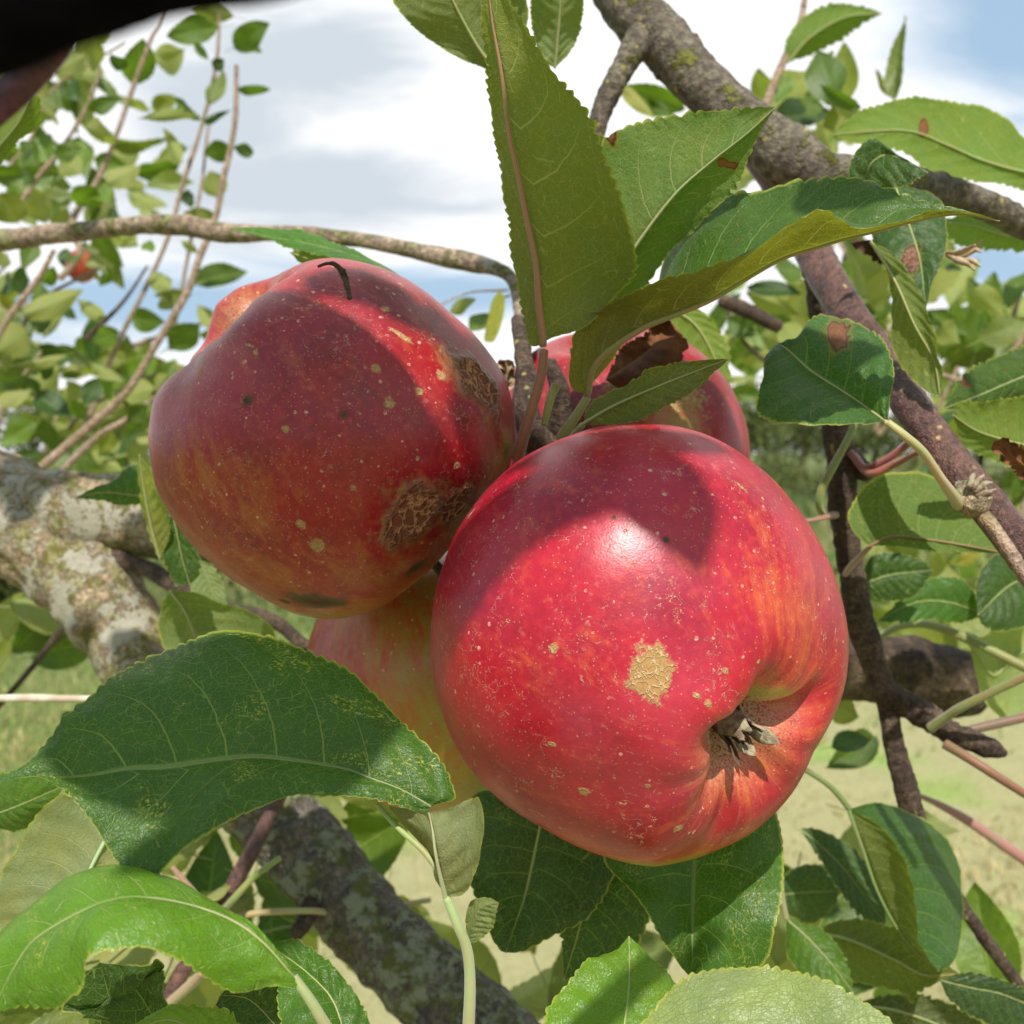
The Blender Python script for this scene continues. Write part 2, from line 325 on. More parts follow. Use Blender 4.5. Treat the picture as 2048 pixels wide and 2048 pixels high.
    halo = g.m('MULTIPLY', g.ss(g.m('ADD', scab, g.m('MULTIPLY', g.m('SUBTRACT', n2, 0.5), 0.5)), 0.12, 0.50), 0.75)
    c = g.mix(halo, c, g.mix(g.ss(n2, 0.4, 0.6), (0.10, 0.075, 0.035), (0.24, 0.13, 0.05)))
    sc_ = g.mix(g.ss(g.m('ADD', cell, g.m('MULTIPLY', g.m('SUBTRACT', n2, 0.5), 0.16)), 0.02, 0.18), (0.52, 0.27, 0.14), g.mix(n2, (0.26, 0.10, 0.055), (0.09, 0.036, 0.022)))
    c = g.mix(smask, c, sc_)
    c = g.mix(g.ss(g.m('ADD', dark, g.m('MULTIPLY', g.m('SUBTRACT', n2, 0.5), 0.7)), 0.35, 0.6), c, g.mix(n2, (0.05, 0.035, 0.018), (0.12, 0.06, 0.03)))
    fuzz = g.attr('fuzz'); c = g.mix(g.m('MULTIPLY', fuzz, g.ss(n3, 0.3, 0.6)), c, (0.50, 0.44, 0.26))
    h = g.m('ADD', g.m('MULTIPLY', n2, 0.10), g.m('MULTIPLY', n3, 0.08))
    h = g.m('ADD', h, g.m('MULTIPLY', g.m('ADD', scr, lent), 0.25))
    h = g.m('ADD', h, g.m('MULTIPLY', smask, g.m('SUBTRACT', 2.2, g.m('MULTIPLY', g.ss(cell, 0.0, 0.16), 3.4))))
    h = g.m('ADD', h, g.m('MULTIPLY', rmask, g.m('SUBTRACT', 0.55, g.m('MULTIPLY', g.ss(cell3, 0.0, 0.14), 0.45))))
    nor = g.bump(h, 0.8, 0.00050)
    rm = g.m('MAXIMUM', g.m('MAXIMUM', smask, rmask), g.m('MAXIMUM', dark, fuzz))
    ro = g.m('MAXIMUM', g.m('MULTIPLY_ADD', n2, 0.10, 0.285), g.m('MULTIPLY', rm, 0.8))
    finish(g, pbsdf(g, color=c, rough=ro, spec=g.m('MULTIPLY_ADD', rm, -0.35, 0.46), normal=nor)); return m
M_APPLE = apple_material()
def simple_material(name, ca, cb, scale, rough=0.8, spec=0.2, bump=0.0003):
    m, g = newmat(name); tc = g.n('ShaderNodeTexCoord').outputs['Object']
    n = g.noise(tc, scale, 4, 0.6); n2 = g.noise(tc, scale * 5, 2, 0.6)
    c = g.mix(g.ss(n, 0.35, 0.65), ca, cb); c = g.mix(g.m('MULTIPLY', n2, 0.35), c, g.mix(1.0, c, (0.5, 0.5, 0.5), 'MULTIPLY'))
    finish(g, pbsdf(g, color=c, rough=rough, spec=spec, normal=g.bump(g.m('ADD', n, n2), 0.6, bump))); return m
M_SEPAL = simple_material('dried_sepal', (0.36, 0.32, 0.21), (0.16, 0.10, 0.07), 600)
M_SEPALD = simple_material('dried_sepal_dark', (0.05, 0.02, 0.015), (0.14, 0.08, 0.05), 400)
M_WITHER = simple_material('withered_leaf', (0.20, 0.085, 0.035), (0.09, 0.035, 0.018), 90, bump=0.001)
M_TAN = simple_material('dry_tan', (0.50, 0.38, 0.24), (0.30, 0.19, 0.10), 150)
M_STICK = simple_material('bleached_bark', (0.72, 0.66, 0.54), (0.45, 0.36, 0.26), 60)

# ------------------------------------------------------------ builders: tubes, leaves, apples
def tube_geo(P, nseg, nring, amp=0.0, nscale=300.0, seed=0, lent=0.0, lcell=0.005, ridge=0.0, taper_end=True):
    """P: rows x,y,z,r. returns V, F, attrs"""
    C = spline(P, nring)
    X = C[:, :3]; r = np.maximum(C[:, 3], 1e-6)
    T = nrm(np.gradient(X, axis=0)); up = np.array([0.13, 0.31, 0.94]); a = nrm(np.cross(T[0], up)); fr = []
    for t in T: a = nrm(a - t * np.dot(a, t)); fr.append(a)
    A = np.array(fr); B = np.cross(T, A)
    th = np.linspace(0, 2 * math.pi, nseg, endpoint=False)
    D = A[:, None] * np.cos(th)[None, :, None] + B[:, None] * np.sin(th)[None, :, None]
    rr = np.repeat(r[:, None], nseg, 1)
    s = np.r_[0, np.cumsum(np.linalg.norm(np.diff(X, axis=0), axis=1))]
    if amp:
        pos = X[:, None] + D * rr[..., None]
        rr = rr * (1 + amp * fbm(pos * nscale, 4, seed) + amp * 1.2 * vnoise(pos * nscale * 0.22, seed + 9))
        if ridge: rr = rr * (1 + ridge * vnoise(np.stack([np.cos(th)[None, :] * 1.5 + 0 * rr, np.sin(th)[None, :] * 1.5 + 0 * rr, np.repeat(s[:, None], nseg, 1) / (r.mean() * 0.28)], -1), seed + 5))
    lt = np.zeros_like(rr)
    if lent:
        pos = X[:, None] + D * r[:, None, None]
        f1, f2 = worley(pos / lcell, seed + 3)
        lt = np.clip(1 - f1 / 0.26, 0, 1) * (vnoise(pos / lcell * 0.45, seed + 8) > -0.35)
        rr = rr + lent * np.sqrt(lt)
    V = X[:, None] + D * rr[..., None]
    nv = nring * nseg
    Vf = np.vstack([V.reshape(-1, 3), X[0] - T[0] * r[0] * 0.4, X[-1] + T[-1] * r[-1] * 0.4])
    Fq = grid_faces(nring, nseg, True)
    j = np.arange(nseg); j2 = (j + 1) % nseg
    caps = np.vstack([np.stack([np.full(nseg, nv), j2, j, j], 1), np.stack([np.full(nseg, nv + 1), (nring - 1) * nseg + j, (nring - 1) * nseg + j2, (nring - 1) * nseg + j2], 1)])
    uv = np.stack([np.repeat((th / (2 * math.pi))[None], nring, 0), np.repeat(s[:, None], nseg, 1), 0 * rr], -1).reshape(-1, 3)
    uv = np.vstack([uv, uv[0], uv[-1]]); la = np.r_[lt.ravel(), 0, 0]
    return Vf, Fq, caps, uv, la, np.r_[np.repeat(s / s[-1], nseg), 0, 1]
def mk_tube(name, P, mat, parent=None, nseg=10, nring=24, color=None, **k):
    labels = {a: k.pop(a) for a in ('label', 'cat', 'group', 'kind') if a in k}
    V, Fq, caps, uv, la, al = tube_geo(P, nseg, nring, **k)
    org = V[:-2].mean(0) if parent is None else P[0][:3]
    org = np.array(org)
    nq = len(Fq)
    me = bpy.data.meshes.new(name)
    polys = [tuple(f) for f in Fq.tolist()] + [tuple(f[:3]) for f in caps.tolist()]
    me.from_pydata((V - org).tolist(), [], polys)
    me.polygons.foreach_set('use_smooth', np.ones(len(polys), bool))
    at = me.attributes.new('buv', 'FLOAT_VECTOR', 'POINT'); at.data.foreach_set('vector', np.asarray(uv, np.float32).ravel())
    at = me.attributes.new('lent', 'FLOAT', 'POINT'); at.data.foreach_set('value', np.asarray(la, np.float32))
    at = me.attributes.new('along', 'FLOAT', 'POINT'); at.data.foreach_set('value', np.asarray(al, np.float32))
    o = link(name, me, mat, parent, org, **labels)
    if color: o.color = (*color, 1)
    return o
def px_tube(pts):  # (px, py, depth, radius in px)
    return [(*W(p[0], p[1], p[2]), p[3] / F * p[2]) for p in pts]
def branch(pts, mat, parent, name='branch', fine=1.0, **k):
    P = px_tube(pts); A = np.array(P); L = np.linalg.norm(np.diff(A[:, :3], axis=0), axis=1).sum(); r = A[:, 3].mean()
    nring = int(np.clip(L / (r * 0.16) * fine, 16, 260)); nseg = int(np.clip(44 * fine, 8, 56))
    return mk_tube(name, P, mat, parent, nseg=nseg, nring=nring, **k)

def leaf_coords(U, Vv, L, Wd, nlat=9.0, jit=0.0):
    a = np.abs(Vv)
    ph = nlat * (U - 0.13 * a - 0.10 * a * a) + np.where(Vv > 0, 0.37, 0.0) + 0.5
    return ph
def hero_leaf(tree, M, A, B, dM, dA, dB, top=1, colr=(0.035, 0.10, 0.018), under=(0.20, 0.21, 0.11), nu=170, nv=11, bulge=(0.10, 0.10), teeth=34, tamp=0.020,
              quilt=0.00038, wave=0.0009, stalk=None, stalk_col=(0.30, 0.30, 0.10), rs=11, mottle=0.0, rust=0.0, spots=(), midrib=True, label=None, seed=0, nlat=9.0, fine=True, mid_col=None, off=(0, 0, 0), name='leaf', mat=None):
    """A leaf lofted through three space curves: midrib M and its two margins A and B, all running base -> tip"""
    def curve(P, dd, n):
        P = np.array(P, float); s = np.r_[0, np.cumsum(np.linalg.norm(np.diff(P, axis=0), axis=1))]; s /= s[-1]
        d = np.interp(s, np.linspace(0, 1, len(dd)), dd)
        return spline(np.array([W(p[0], p[1], q) for p, q in zip(P, d)]), n)
    A = [M[0]] + list(A) + [M[-1]]; B = [M[0]] + list(B) + [M[-1]]
    cm, ca, cb = curve(M, dM, nu), curve(A, [dM[0]] + list(dA) + [dM[-1]], nu), curve(B, [dM[0]] + list(dB) + [dM[-1]], nu)
    off = np.array(off); cm = cm + off; ca = ca + off; cb = cb + off
    u = np.linspace(0, 1, nu)[:, None]
    va = np.linspace(1, 0, nv)[None, :, None]; vb = np.linspace(0, 1, nv)[None, 1:, None]
    T = nrm(np.gradient(cm, axis=0))
    nA = nrm(np.cross(ca - cm + 1e-9, T)); nB = nrm(np.cross(T, cb - cm + 1e-9))
    # unify
    GA = cm[:, None] + (ca - cm)[:, None] * va; GB = cm[:, None] + (cb - cm)[:, None] * vb
    P = np.concatenate([GA, GB], 1); v = np.concatenate([-np.linspace(1, 0, nv), np.linspace(0, 1, nv)[1:]])
    view = nrm(CAM - P.mean((0, 1)))
    kB = slice(nv + nv // 2, None)
    mb = nB[nu // 5: -nu // 5].mean(0)
    flip = 1 if np.dot(mb, view) * top > 0 else -1     # make +normal the top side
    nA, nB = nA * flip, nB * flip
    # smooth the normals between halves
    Nn = np.concatenate([np.repeat(nA[:, None], nv, 1), np.repeat(nB[:, None], nv - 1, 1)], 1)
    mix = np.clip(np.abs(v) * 2.2, 0, 1)[None, :, None]
    Nm = nrm(nA + nB + 1e-6)[:, None]
    Nn = nrm(Nn * mix + Nm * (1 - mix))
    wA = np.linalg.norm(ca - cm, axis=1); wB = np.linalg.norm(cb - cm, axis=1)
    hw = np.concatenate([np.repeat(wA[:, None], nv, 1), np.repeat(wB[:, None], nv - 1, 1)], 1)
    av = np.abs(v)[None, :]
    bl = np.where(v < 0, bulge[0], bulge[1])[None, :]
    L = np.linalg.norm(np.diff(cm, axis=0), axis=1).sum()
    U = np.repeat(u, len(v), 1); Vv = np.repeat(v[None, :], nu, 0)
    ph = leaf_coords(U, Vv, L, hw, nlat)
    d = bl * 4 * av * (1 - av) * hw
    d = d + quilt * (0.5 - 0.5 * np.cos(2 * math.pi * ph)) * np.clip(av * 4, 0, 1) * np.clip(hw / 0.004, 0, 1)
    d = d + wave * vnoise(np.stack([U * 9 + seed, Vv * 1.6, 0 * U + seed * 3.7], -1), seed) * av * np.clip(hw / 0.004, 0, 1)
    P = P + Nn * d[..., None]
    # serrated margin: rounded teeth that lean to the tip
    if teeth:
        jitter = 0.42 * vnoise(np.stack([U * 17, Vv * 3, 0 * U], -1), seed + 2)
        tph = (U * teeth + jitter) % 1.0
        saw = np.where(tph < 0.72, np.sin(tph / 0.72 * math.pi / 2) ** 0.8, 1 - (tph - 0.72) / 0.28)
        amp = 1.55 * tamp * L * (0.75 + 0.75 * vnoise(np.stack([U * 27, Vv, 0 * U], -1), seed + 4)) * np.clip(U * 8, 0, 1) * np.clip((1 - U) * 9, 0.1, 1)
        outd = nrm(np.where(Vv[..., None] < 0, (ca - cm)[:, None], (cb - cm)[:, None]) + 1e-9)
        lean = T[:, None] * 0.35
        P = P + (outd + lean) * ((saw - 0.45) * amp * np.clip((av - 0.86) / 0.14, 0, 1) * np.clip(hw / 0.003, 0, 1))[..., None]
    s = np.r_[0, np.cumsum(np.linalg.norm(np.diff(cm, axis=0), axis=1))][:, None] * 1000
    muv = np.stack([np.repeat(s, len(v), 1), Vv * hw * 1000, np.full_like(U, seed * 5.0)], -1)
    spot = np.zeros_like(U)
    for (sx, sy, sr, sq) in spots:      # a brown spot given by photo pixel, radius and squash
        rel = P - off - CAM; dd = rel @ FW; X = rel @ RX / dd * F + 1024; Y = 1024 - rel @ UPV / dd * F
        rn = 1 + 0.35 * vnoise(np.stack([X / 13, Y / 13, 0 * X], -1), 3) + 0.25 * vnoise(np.stack([X / 5, Y / 5, 0 * X], -1), 4)
        spot = np.maximum(spot, np.clip(1.6 - np.sqrt((X - sx) ** 2 + ((Y - sy) * sq) ** 2) / (sr * rn), 0, 1))
    org = cm[0]; ncol = len(v)
    Fc = grid_faces(nu, ncol)
    if flip > 0: Fc = Fc[:, ::-1]
    # check face orientation against +normal
    f0 = Fc[len(Fc) // 2 + ncol // 3]; VV = P.reshape(-1, 3)
    # robust: sum of dot products
    a_, b_, c_ = VV[Fc[:, 0]], VV[Fc[:, 1]], VV[Fc[:, 2]]
    fn = np.cross(b_ - a_, c_ - a_); ref = Nn.reshape(-1, 3)[Fc[:, 0]]
    if (fn * ref).sum() < 0: Fc = Fc[:, ::-1]
    me = mesh_from(name, VV - org, Fc, {'vu': U.ravel(), 'vv': Vv.ravel(), 'vp': ph.ravel(), 'muv': muv.reshape(-1, 3), 'spot': spot.ravel()})
    o = link(name, me, mat or (M_LEAF if fine else M_LEAFB), tree, org)
    o.color = (*colr, 1); o['under'] = [*under]; o['mottle'] = float(mottle); o['rust'] = float(rust)
    if label: o['label'] = label
    if midrib:
        k = np.linspace(0, nu - 1, 40).astype(int); rr = np.linspace(rs * 0.62, 1.2, 40) / F * np.mean(dM)
        nn = nrm(nA + nB + 1e-6)[k]
        Q = np.c_[cm[k] - nn * rr[:, None] * 0.55, rr]
        mk_tube('midrib', Q, M_STALK, o, nseg=8, nring=60, color=mid_col or stalk_col)
    if stalk:
        mk_tube('leaf_stalk', px_tube([(p[0], p[1], p[2], (rs if len(p) < 4 else p[3]) * (0.70 + 0.14 * q_ / max(1, len(stalk) - 1))) for q_, p in enumerate(stalk)]), M_STALK, o, nseg=12, nring=40, color=stalk_col, amp=0.02, nscale=900)
    return o

TEMPL = []
def make_templates():
    for k in range(10):
        rg = np.random.default_rng(100 + k); nu, nv = 44, 7
        u = np.linspace(0, 1, nu)[:, None]; v = np.linspace(-1, 1, 2 * nv - 1)[None, :]
        U = np.repeat(u, v.shape[1], 1); Vv = np.repeat(v, nu, 0)
        prof = np.sin(np.pi * np.clip(U, 0, 1) ** (0.8 + 0.12 * (k % 3))) ** 0.85 * (1 - 0.25 * U)
        fold = rg.uniform(0.15, 0.9); bend = rg.uniform(-0.5, 0.9); twist = rg.uniform(-0.6, 0.6)
        av = np.abs(Vv); y = Vv * prof * 0.5
        tooth = ((U * 22) % 1.0 - 0.4) * 0.018 * (av > 0.99)
        y = y + np.sign(Vv) * tooth * np.clip(prof * 3, 0, 1)
        z = fold * av * prof * 0.16 - bend * U ** 2 * 0.28 + 0.03 * np.sin(U * 9 + k + Vv * 2) * av + 0.012 * np.sin(2 * np.pi * leaf_coords(U, Vv, 1, 1)) * av
        an = twist * U; y2 = y * np.cos(an) - z * np.sin(an) * 0.4; z2 = z + y * np.sin(an)
        x = U - 0.12 * abs(bend) * U ** 2
        P = np.stack([x, y2, z2], -1).reshape(-1, 3)
        muv = np.stack([U * 50, Vv * prof * 14, 0 * U], -1).reshape(-1, 3)
        Fc = grid_faces(nu, v.shape[1])[:, ::-1]
        # stalk: thin 4-sided tube behind the base
        n0 = len(P); ts = np.linspace(0, 1, 5); ring = [(0, .5), (.5, 0), (0, -.5), (-.5, 0)]
        S = [(-0.28 * (1 - t), 0.018 * a, 0.018 * b - 0.05 * (1 - t) ** 2) for t in ts for a, b in ring]
        P = np.vstack([P, S]); Fs = grid_faces(5, 4, True, n0); Fc = np.vstack([Fc, Fs])
        z_ = np.zeros(len(S))
        at = {'vu': np.r_[U.ravel(), z_], 'vv': np.r_[Vv.ravel(), z_], 'vp': np.r_[leaf_coords(U, Vv, 1, 1).ravel(), z_ + 0.5], 'muv': np.vstack([muv, np.zeros((len(S), 3))]), 'spot': np.r_[U.ravel() * 0, z_]}
        # normal +z is the top side
        VV = P; a_, b_, c_ = VV[Fc[:50, 0]], VV[Fc[:50, 1]], VV[Fc[:50, 2]]
        if np.cross(b_ - a_, c_ - a_)[:, 2].sum() < 0: Fc = Fc[:, ::-1]
        me = mesh_from('leaf', P, Fc, at); me.materials.append(M_LEAFB); TEMPL.append(me)
make_templates()
GREENS = [(0.060, 0.110, 0.026), (0.085, 0.150, 0.034), (0.140, 0.175, 0.06), (0.032, 0.072, 0.026), (0.19, 0.18, 0.05), (0.11, 0.150, 0.075)]
NLEAF = {}
def far_leaf(tree, b, t, width, roll=0.0, ci=0, k=None, under=False):
    """b, t: world points of base and tip; width in metres"""
    b = np.array(b); t = np.array(t); X = t - b; L = np.linalg.norm(X); x = X / L
    view = nrm(CAM - (b + t) / 2); z = nrm(view - x * np.dot(view, x)); y = np.cross(z, x)
    c, s = math.cos(roll), math.sin(roll); z2 = z * c + y * s
    if under: z2 = -z2
    y2 = np.cross(z2, x)
    k = random.randrange(len(TEMPL)) if k is None else k
    o = bpy.data.objects.new('leaf', TEMPL[k]); col.objects.link(o); o.parent = tree
    wy = width
    M = Matrix(((X[0], y2[0] * wy, z2[0] * L, b[0]), (X[1], y2[1] * wy, z2[1] * L, b[1]), (X[2], y2[2] * wy, z2[2] * L, b[2]), (0, 0, 0, 1)))
    pw = parent_world(tree); M = Matrix.Translation(Vector(-pw)) @ M
    o.matrix_local = M
    cc = GREENS[ci % len(GREENS)]; f = random.uniform(0.85, 1.2)
    o.color = (cc[0] * f, cc[1] * f, cc[2] * f, 1); o['under'] = [0.30, 0.33, 0.14]; o['mottle'] = 0.0; o['rust'] = 0.25 if random.random() < 0.2 else 0.0
    NLEAF[tree.name] = NLEAF.get(tree.name, 0) + 1
    return o
def far_leaves(tree, rows, ox, oy, sc_, d0, d1):
    """rows: base x, y, tip x, y, width (in a crop's pixels), colour, tilt"""
    for i, r_ in enumerate(rows):
        bx, by, tx, ty, wd = r_[:5]; ci = r_[5] if len(r_) > 5 else random.randrange(4); roll = r_[6] if len(r_) > 6 else random.uniform(-0.5, 0.5)
        d = random.uniform(d0, d1); dt = d + random.uniform(-0.03, 0.03) * d
        far_leaf(tree, W(ox + bx * sc_, oy + by * sc_, d), W(ox + tx * sc_, oy + ty * sc_, dt), wd * sc_ / F * d * 1.35 / max(0.6, math.cos(roll)), roll, ci, under=(i % 3 == 1))

def make_apple(cx, cy, d, Rpx, axis, sil, D=0.34, sig=0.30, Dt=0.25, n=(480, 300), spots=(), yel=None, lobes=0.03, seed=0, label='', squash=0.93, psi0=0.0, deep_shade=0.0, folds=(), rims=(), name='apple'):
    """cx, cy, Rpx: photo pixels; axis: direction of the calyx in a frame turned to face the lens; sil: silhouette points"""
    C = W(cx, cy, d); Rm = Rpx / F * d; Rm *= math.sqrt(1 - (Rm / np.linalg.norm(C - CAM)) ** 2)
    vb = nrm(CAM - C); xr = nrm(np.cross(UPV, vb)); yu = np.cross(vb, xr)       # local frame: right, up, to camera
    a = nrm(np.array(axis, float)); aw = a[0] * xr + a[1] * yu + a[2] * vb
    e1 = nrm(np.cross(np.array([0.2, 0.9, 0.1]), a)); e2 = np.cross(a, e1)
    npsi, nt = n
    t = np.linspace(0.0, math.pi, nt) ; 
    # denser rings near the calyx
    t = math.pi * (np.linspace(0, 1, nt) ** 1.15)
    psi = np.linspace(0, 2 * math.pi, npsi, endpoint=False)
    Tt, Ps = np.meshgrid(t, psi, indexing='ij')
    rho = np.sin(Tt); h = squash * np.cos(Tt)
    P0 = (rho * np.cos(Ps))[..., None] * e1 + (rho * np.sin(Ps))[..., None] * e2 + h[..., None] * a
    lob = np.cos(5 * (Ps - psi0)); lob2 = np.cos(2 * Ps + seed) * 0.4
    topm = np.clip(np.cos(Tt), 0, 1); botm = np.clip(-np.cos(Tt), 0, 1)
    sg = sig * (1 + 0.16 * lob * 1.0 + 0.12 * lob2)
    h = h - D * np.exp(-(rho / sg) ** 2) * (topm > 0) * np.clip(topm * 3, 0, 1)
    h = h + Dt * np.exp(-(rho / 0.24) ** 2) * np.clip(botm * 3, 0, 1)
    # five shoulders round the basin with folds between them
    h = h + lobes * lob * np.exp(-((rho - 0.50) / 0.28) ** 2) * np.clip(topm * 2, 0, 1)
    fold = np.clip(-np.cos(5 * (Ps - psi0)), 0, 1) ** 4
    h = h - lobes * 0.9 * fold * np.exp(-((rho - 0.30) / 0.16) ** 2) * np.clip(topm * 2, 0, 1)
    for (deg, dep, wd_, r_in, r_w) in folds:      # creases running out of the basin, by picture angle
        dv = np.array([math.cos(R(deg)), math.sin(R(deg)), 0.0]) if not isinstance(deg, tuple) else np.array(deg); pc = math.atan2(dv @ e2, dv @ e1)
        dp = (Ps - pc + math.pi) % (2 * math.pi) - math.pi
        h = h - dep * np.exp(-(dp / wd_) ** 2) * np.exp(-((rho - r_in) / r_w) ** 2) * np.clip(topm * 2, 0, 1)
    rho = rho * (1 + 0.02 * lob * topm)
    P = (rho * np.cos(Ps))[..., None] * e1 + (rho * np.sin(Ps))[..., None] * e2 + h[..., None] * a
    P = P * (1 + 0.012 * vnoise(P * 1.9 + seed * 7, seed) + 0.004 * vnoise(P * 6.0, seed + 1))[..., None]
    U3 = nrm(P); ph = np.arctan2(U3[..., 1], U3[..., 0])
    sp = np.array(sil, float); sa = np.arctan2(-(sp[:, 1] - cy), sp[:, 0] - cx); srad = np.hypot(sp[:, 0] - cx, sp[:, 1] - cy) / Rpx
    o_ = np.argsort(sa); sa, srad = sa[o_], srad[o_]
    sa = np.r_[sa - 2 * math.pi, sa, sa + 2 * math.pi]; srad = np.r_[srad, srad, srad]
    # base radius of the un-fitted shape in each picture direction
    nb = 180; bins = ((ph + math.pi) / (2 * math.pi) * nb).astype(int) % nb
    PB = P0 if axis[2] < 0.3 else P; bU = np.arctan2(PB[..., 1], PB[..., 0]); bins = ((bU + math.pi) / (2 * math.pi) * nb).astype(int) % nb
    rp = np.hypot(PB[..., 0], PB[..., 1]); base = np.zeros(nb); np.maximum.at(base, bins.ravel(), rp.ravel())
    base = np.convolve(np.r_[base[-4:], base, base[:4]], np.ones(9) / 9, 'valid')
    bi = np.interp(ph, np.linspace(-math.pi, math.pi, nb, endpoint=False) + math.pi / nb, base, period=2 * math.pi)
    ti = np.interp(ph, sa, srad); ratio = ti / bi
    wgt = np.clip(1 - U3[..., 2] ** 2, 0, 1) ** 0.8
    P = P * (1 + (ratio - 1) * wgt)[..., None]
    U3 = nrm(P)
    att = {k: np.zeros(U3.shape[:2]) for k in ('yel', 'scab', 'russet', 'dark', 'fuzz')}
    lump = np.zeros(U3.shape[:2])
    for (kind, sx, sy, sr, el, an) in spots:      # el = stretch, an = its angle
        vx, vy = (sx - cx) / Rpx, -(sy - cy) / Rpx
        m_ = math.hypot(vx, vy); 
        if m_ > 0.97: vx, vy = vx * 0.97 / m_, vy * 0.97 / m_
        s_ = np.array([vx, vy, math.sqrt(max(0.02, 1 - vx * vx - vy * vy))])
        df = (U3 - s_) * Rpx; tx = nrm(np.cross([0, 1, 0], s_)); ty = np.cross(s_, tx)
        p_, q_ = df @ tx, df @ ty; c, s = math.cos(an), math.sin(an); p_, q_ = p_ * c + q_ * s, -p_ * s + q_ * c
        dist = np.sqrt((p_ / el) ** 2 + q_ ** 2 + (df @ s_) ** 2)
        if sr > 12 and kind in ('scab', 'dark', 'russet'): dist = dist * (1 + 0.30 * vnoise(U3 * (900 / (sr + 40)), 5) + 0.16 * vnoise(U3 * 34, 6))
        v_ = np.clip(1 - dist / (sr * 2), 0, 1)          # 0.5 at the given radius
        if kind == 'yel': v_ = np.exp(-(dist / sr) ** 2) * 0.9
        if kind == 'russet' and sr < 20: v_ = v_ * 0.80
        if kind == 'yel2': v_ = np.exp(-(dist / sr) ** 2) * 0.33; kind = 'yel'
        att[kind] = np.maximum(att[kind], v_)
        if kind == 'scab':
            lump += 0.010 * np.exp(-((dist - sr * 0.95) / (sr * 0.22)) ** 2) - 0.006 * (dist < sr * 0.8)
        if kind == 'russet' and sr > 25: lump += 0.004 * np.clip(1 - dist / sr, 0, 1) ** 0.5
    P = P * (1 + lump)[..., None]
    if yel is not None: att['yel'] = np.maximum(att['yel'], yel(U3, Tt, Ps))
    basin = np.exp(-(np.sin(Tt) / (sig * 0.75)) ** 2) * (np.cos(Tt) > 0)
    att['fuzz'] = np.clip(basin * 1.6, 0, 1) * 0.95
    att['yel'] = np.maximum(att['yel'], np.exp(-((np.sin(Tt) - sig * 1.0) / (sig * 0.5)) ** 2) * (np.cos(Tt) > 0) * 0.35)
    # object frame: local z along the calyx axis
    e1w = e1[0] * xr + e1[1] * yu + e1[2] * vb; e2w = e2[0] * xr + e2[1] * yu + e2[2] * vb
    loc = np.stack([P @ e1, P @ e2, P @ a], -1) * Rm
    V = loc.reshape(-1, 3); Fc = grid_faces(nt, npsi, True)
    a_, b_, c_ = V[Fc[len(Fc) // 2]][:3]
    me = mesh_from('apple', V, Fc if np.dot(np.cross(b_ - a_, c_ - a_), a_) > 0 else Fc[:, ::-1], {k: v.ravel() for k, v in att.items()})
    o = link(name, me, M_APPLE, None, None, label=label, cat='apple', group='ripe apples in the cluster')
    o.matrix_world = Matrix(((e1w[0], e2w[0], aw[0], C[0]), (e1w[1], e2w[1], aw[1], C[1]), (e1w[2], e2w[2], aw[2], C[2]), (0, 0, 0, 1)))
    o['deep_shade'] = float(deep_shade)
    hz = (squash - D) * Rm
    return o, Rm, hz
def sepals(apple, Rm, hz, seed, n=5, size=0.16, lean=0.35):
    rg = random.Random(seed); VV, FF = [], []
    for k in range(16):
        an = rg.uniform(0, 6.28); r0 = rg.uniform(0, .045) * Rm; L = rg.uniform(.10, .2) * Rm; x, y = r0 * math.cos(an), r0 * math.sin(an); lx, ly = rg.uniform(-.3, .3) * L, rg.uniform(-.3, .3) * L
        V, Fq, cp_, u_, l_, s_ = tube_geo([(x, y, hz - .03 * Rm, .0002), (x + lx * .4, y + ly * .4, hz + L * .5, .00018), (x + lx, y + ly, hz + L, .00026)], 5, 7)
        FF += [tuple(i + len(VV) for i in f) for f in Fq.tolist()]; VV += V.tolist()
    me = bpy.data.meshes.new('stamens'); me.from_pydata(VV, [], FF); me.materials.append(M_SEPALD); o = bpy.data.objects.new('stamens', me); col.objects.link(o); o.parent = apple
    for k in range(n):
        an = k * 2 * math.pi / n + rg.uniform(-0.3, 0.3); L = size * Rm * rg.uniform(0.8, 1.25); nu, nv = 14, 5
        V = []
        cu = rg.uniform(-0.5, 0.9)
        for i in range(nu):
            u = i / (nu - 1); wd = 0.34 * L * (1 - u) ** 0.5 * (0.7 + 0.3 * math.sin(u * 9 + k))
            r0 = 0.07 * Rm * (1 - u * 0.7) + L * u * u * (0.35 + lean * cu); z0 = L * u * 1.15 * (1 - 0.25 * u * cu)
            for j in range(nv):
                v = (j / (nv - 1)) * 2 - 1
                rr_ = r0 - 0.10 * L * v * v * (1 - u); tw = 0.6 * u * (k % 2 - 0.5)
                x = rr_ * math.cos(an) - v * wd * math.sin(an + tw); y = rr_ * math.sin(an) + v * wd * math.cos(an + tw)
                V.append((x, y, hz - 0.02 * Rm + z0 + 0.03 * L * math.sin(u * 14 + k)))
        V = np.array(V); T = V + np.array([math.cos(an), math.sin(an), -0.3]) * 0.0003
        Fa = grid_faces(nu, nv); n0 = len(V); Fb = Fa[:, ::-1] + n0
        side = [(i * nv, (i + 1) * nv, (i + 1) * nv + n0, i * nv + n0) for i in range(nu - 1)] + [((i + 1) * nv + nv - 1, i * nv + nv - 1, i * nv + nv - 1 + n0, (i + 1) * nv + nv - 1 + n0) for i in range(nu - 1)]
        me = mesh_from('sepal', np.vstack([V, T]), np.vstack([Fa, Fb, np.array(side)]))
        me.materials.append(M_SEPALD if k % 3 == 2 else M_SEPAL)
        o = bpy.data.objects.new('sepal', me); col.objects.link(o); o.parent = apple
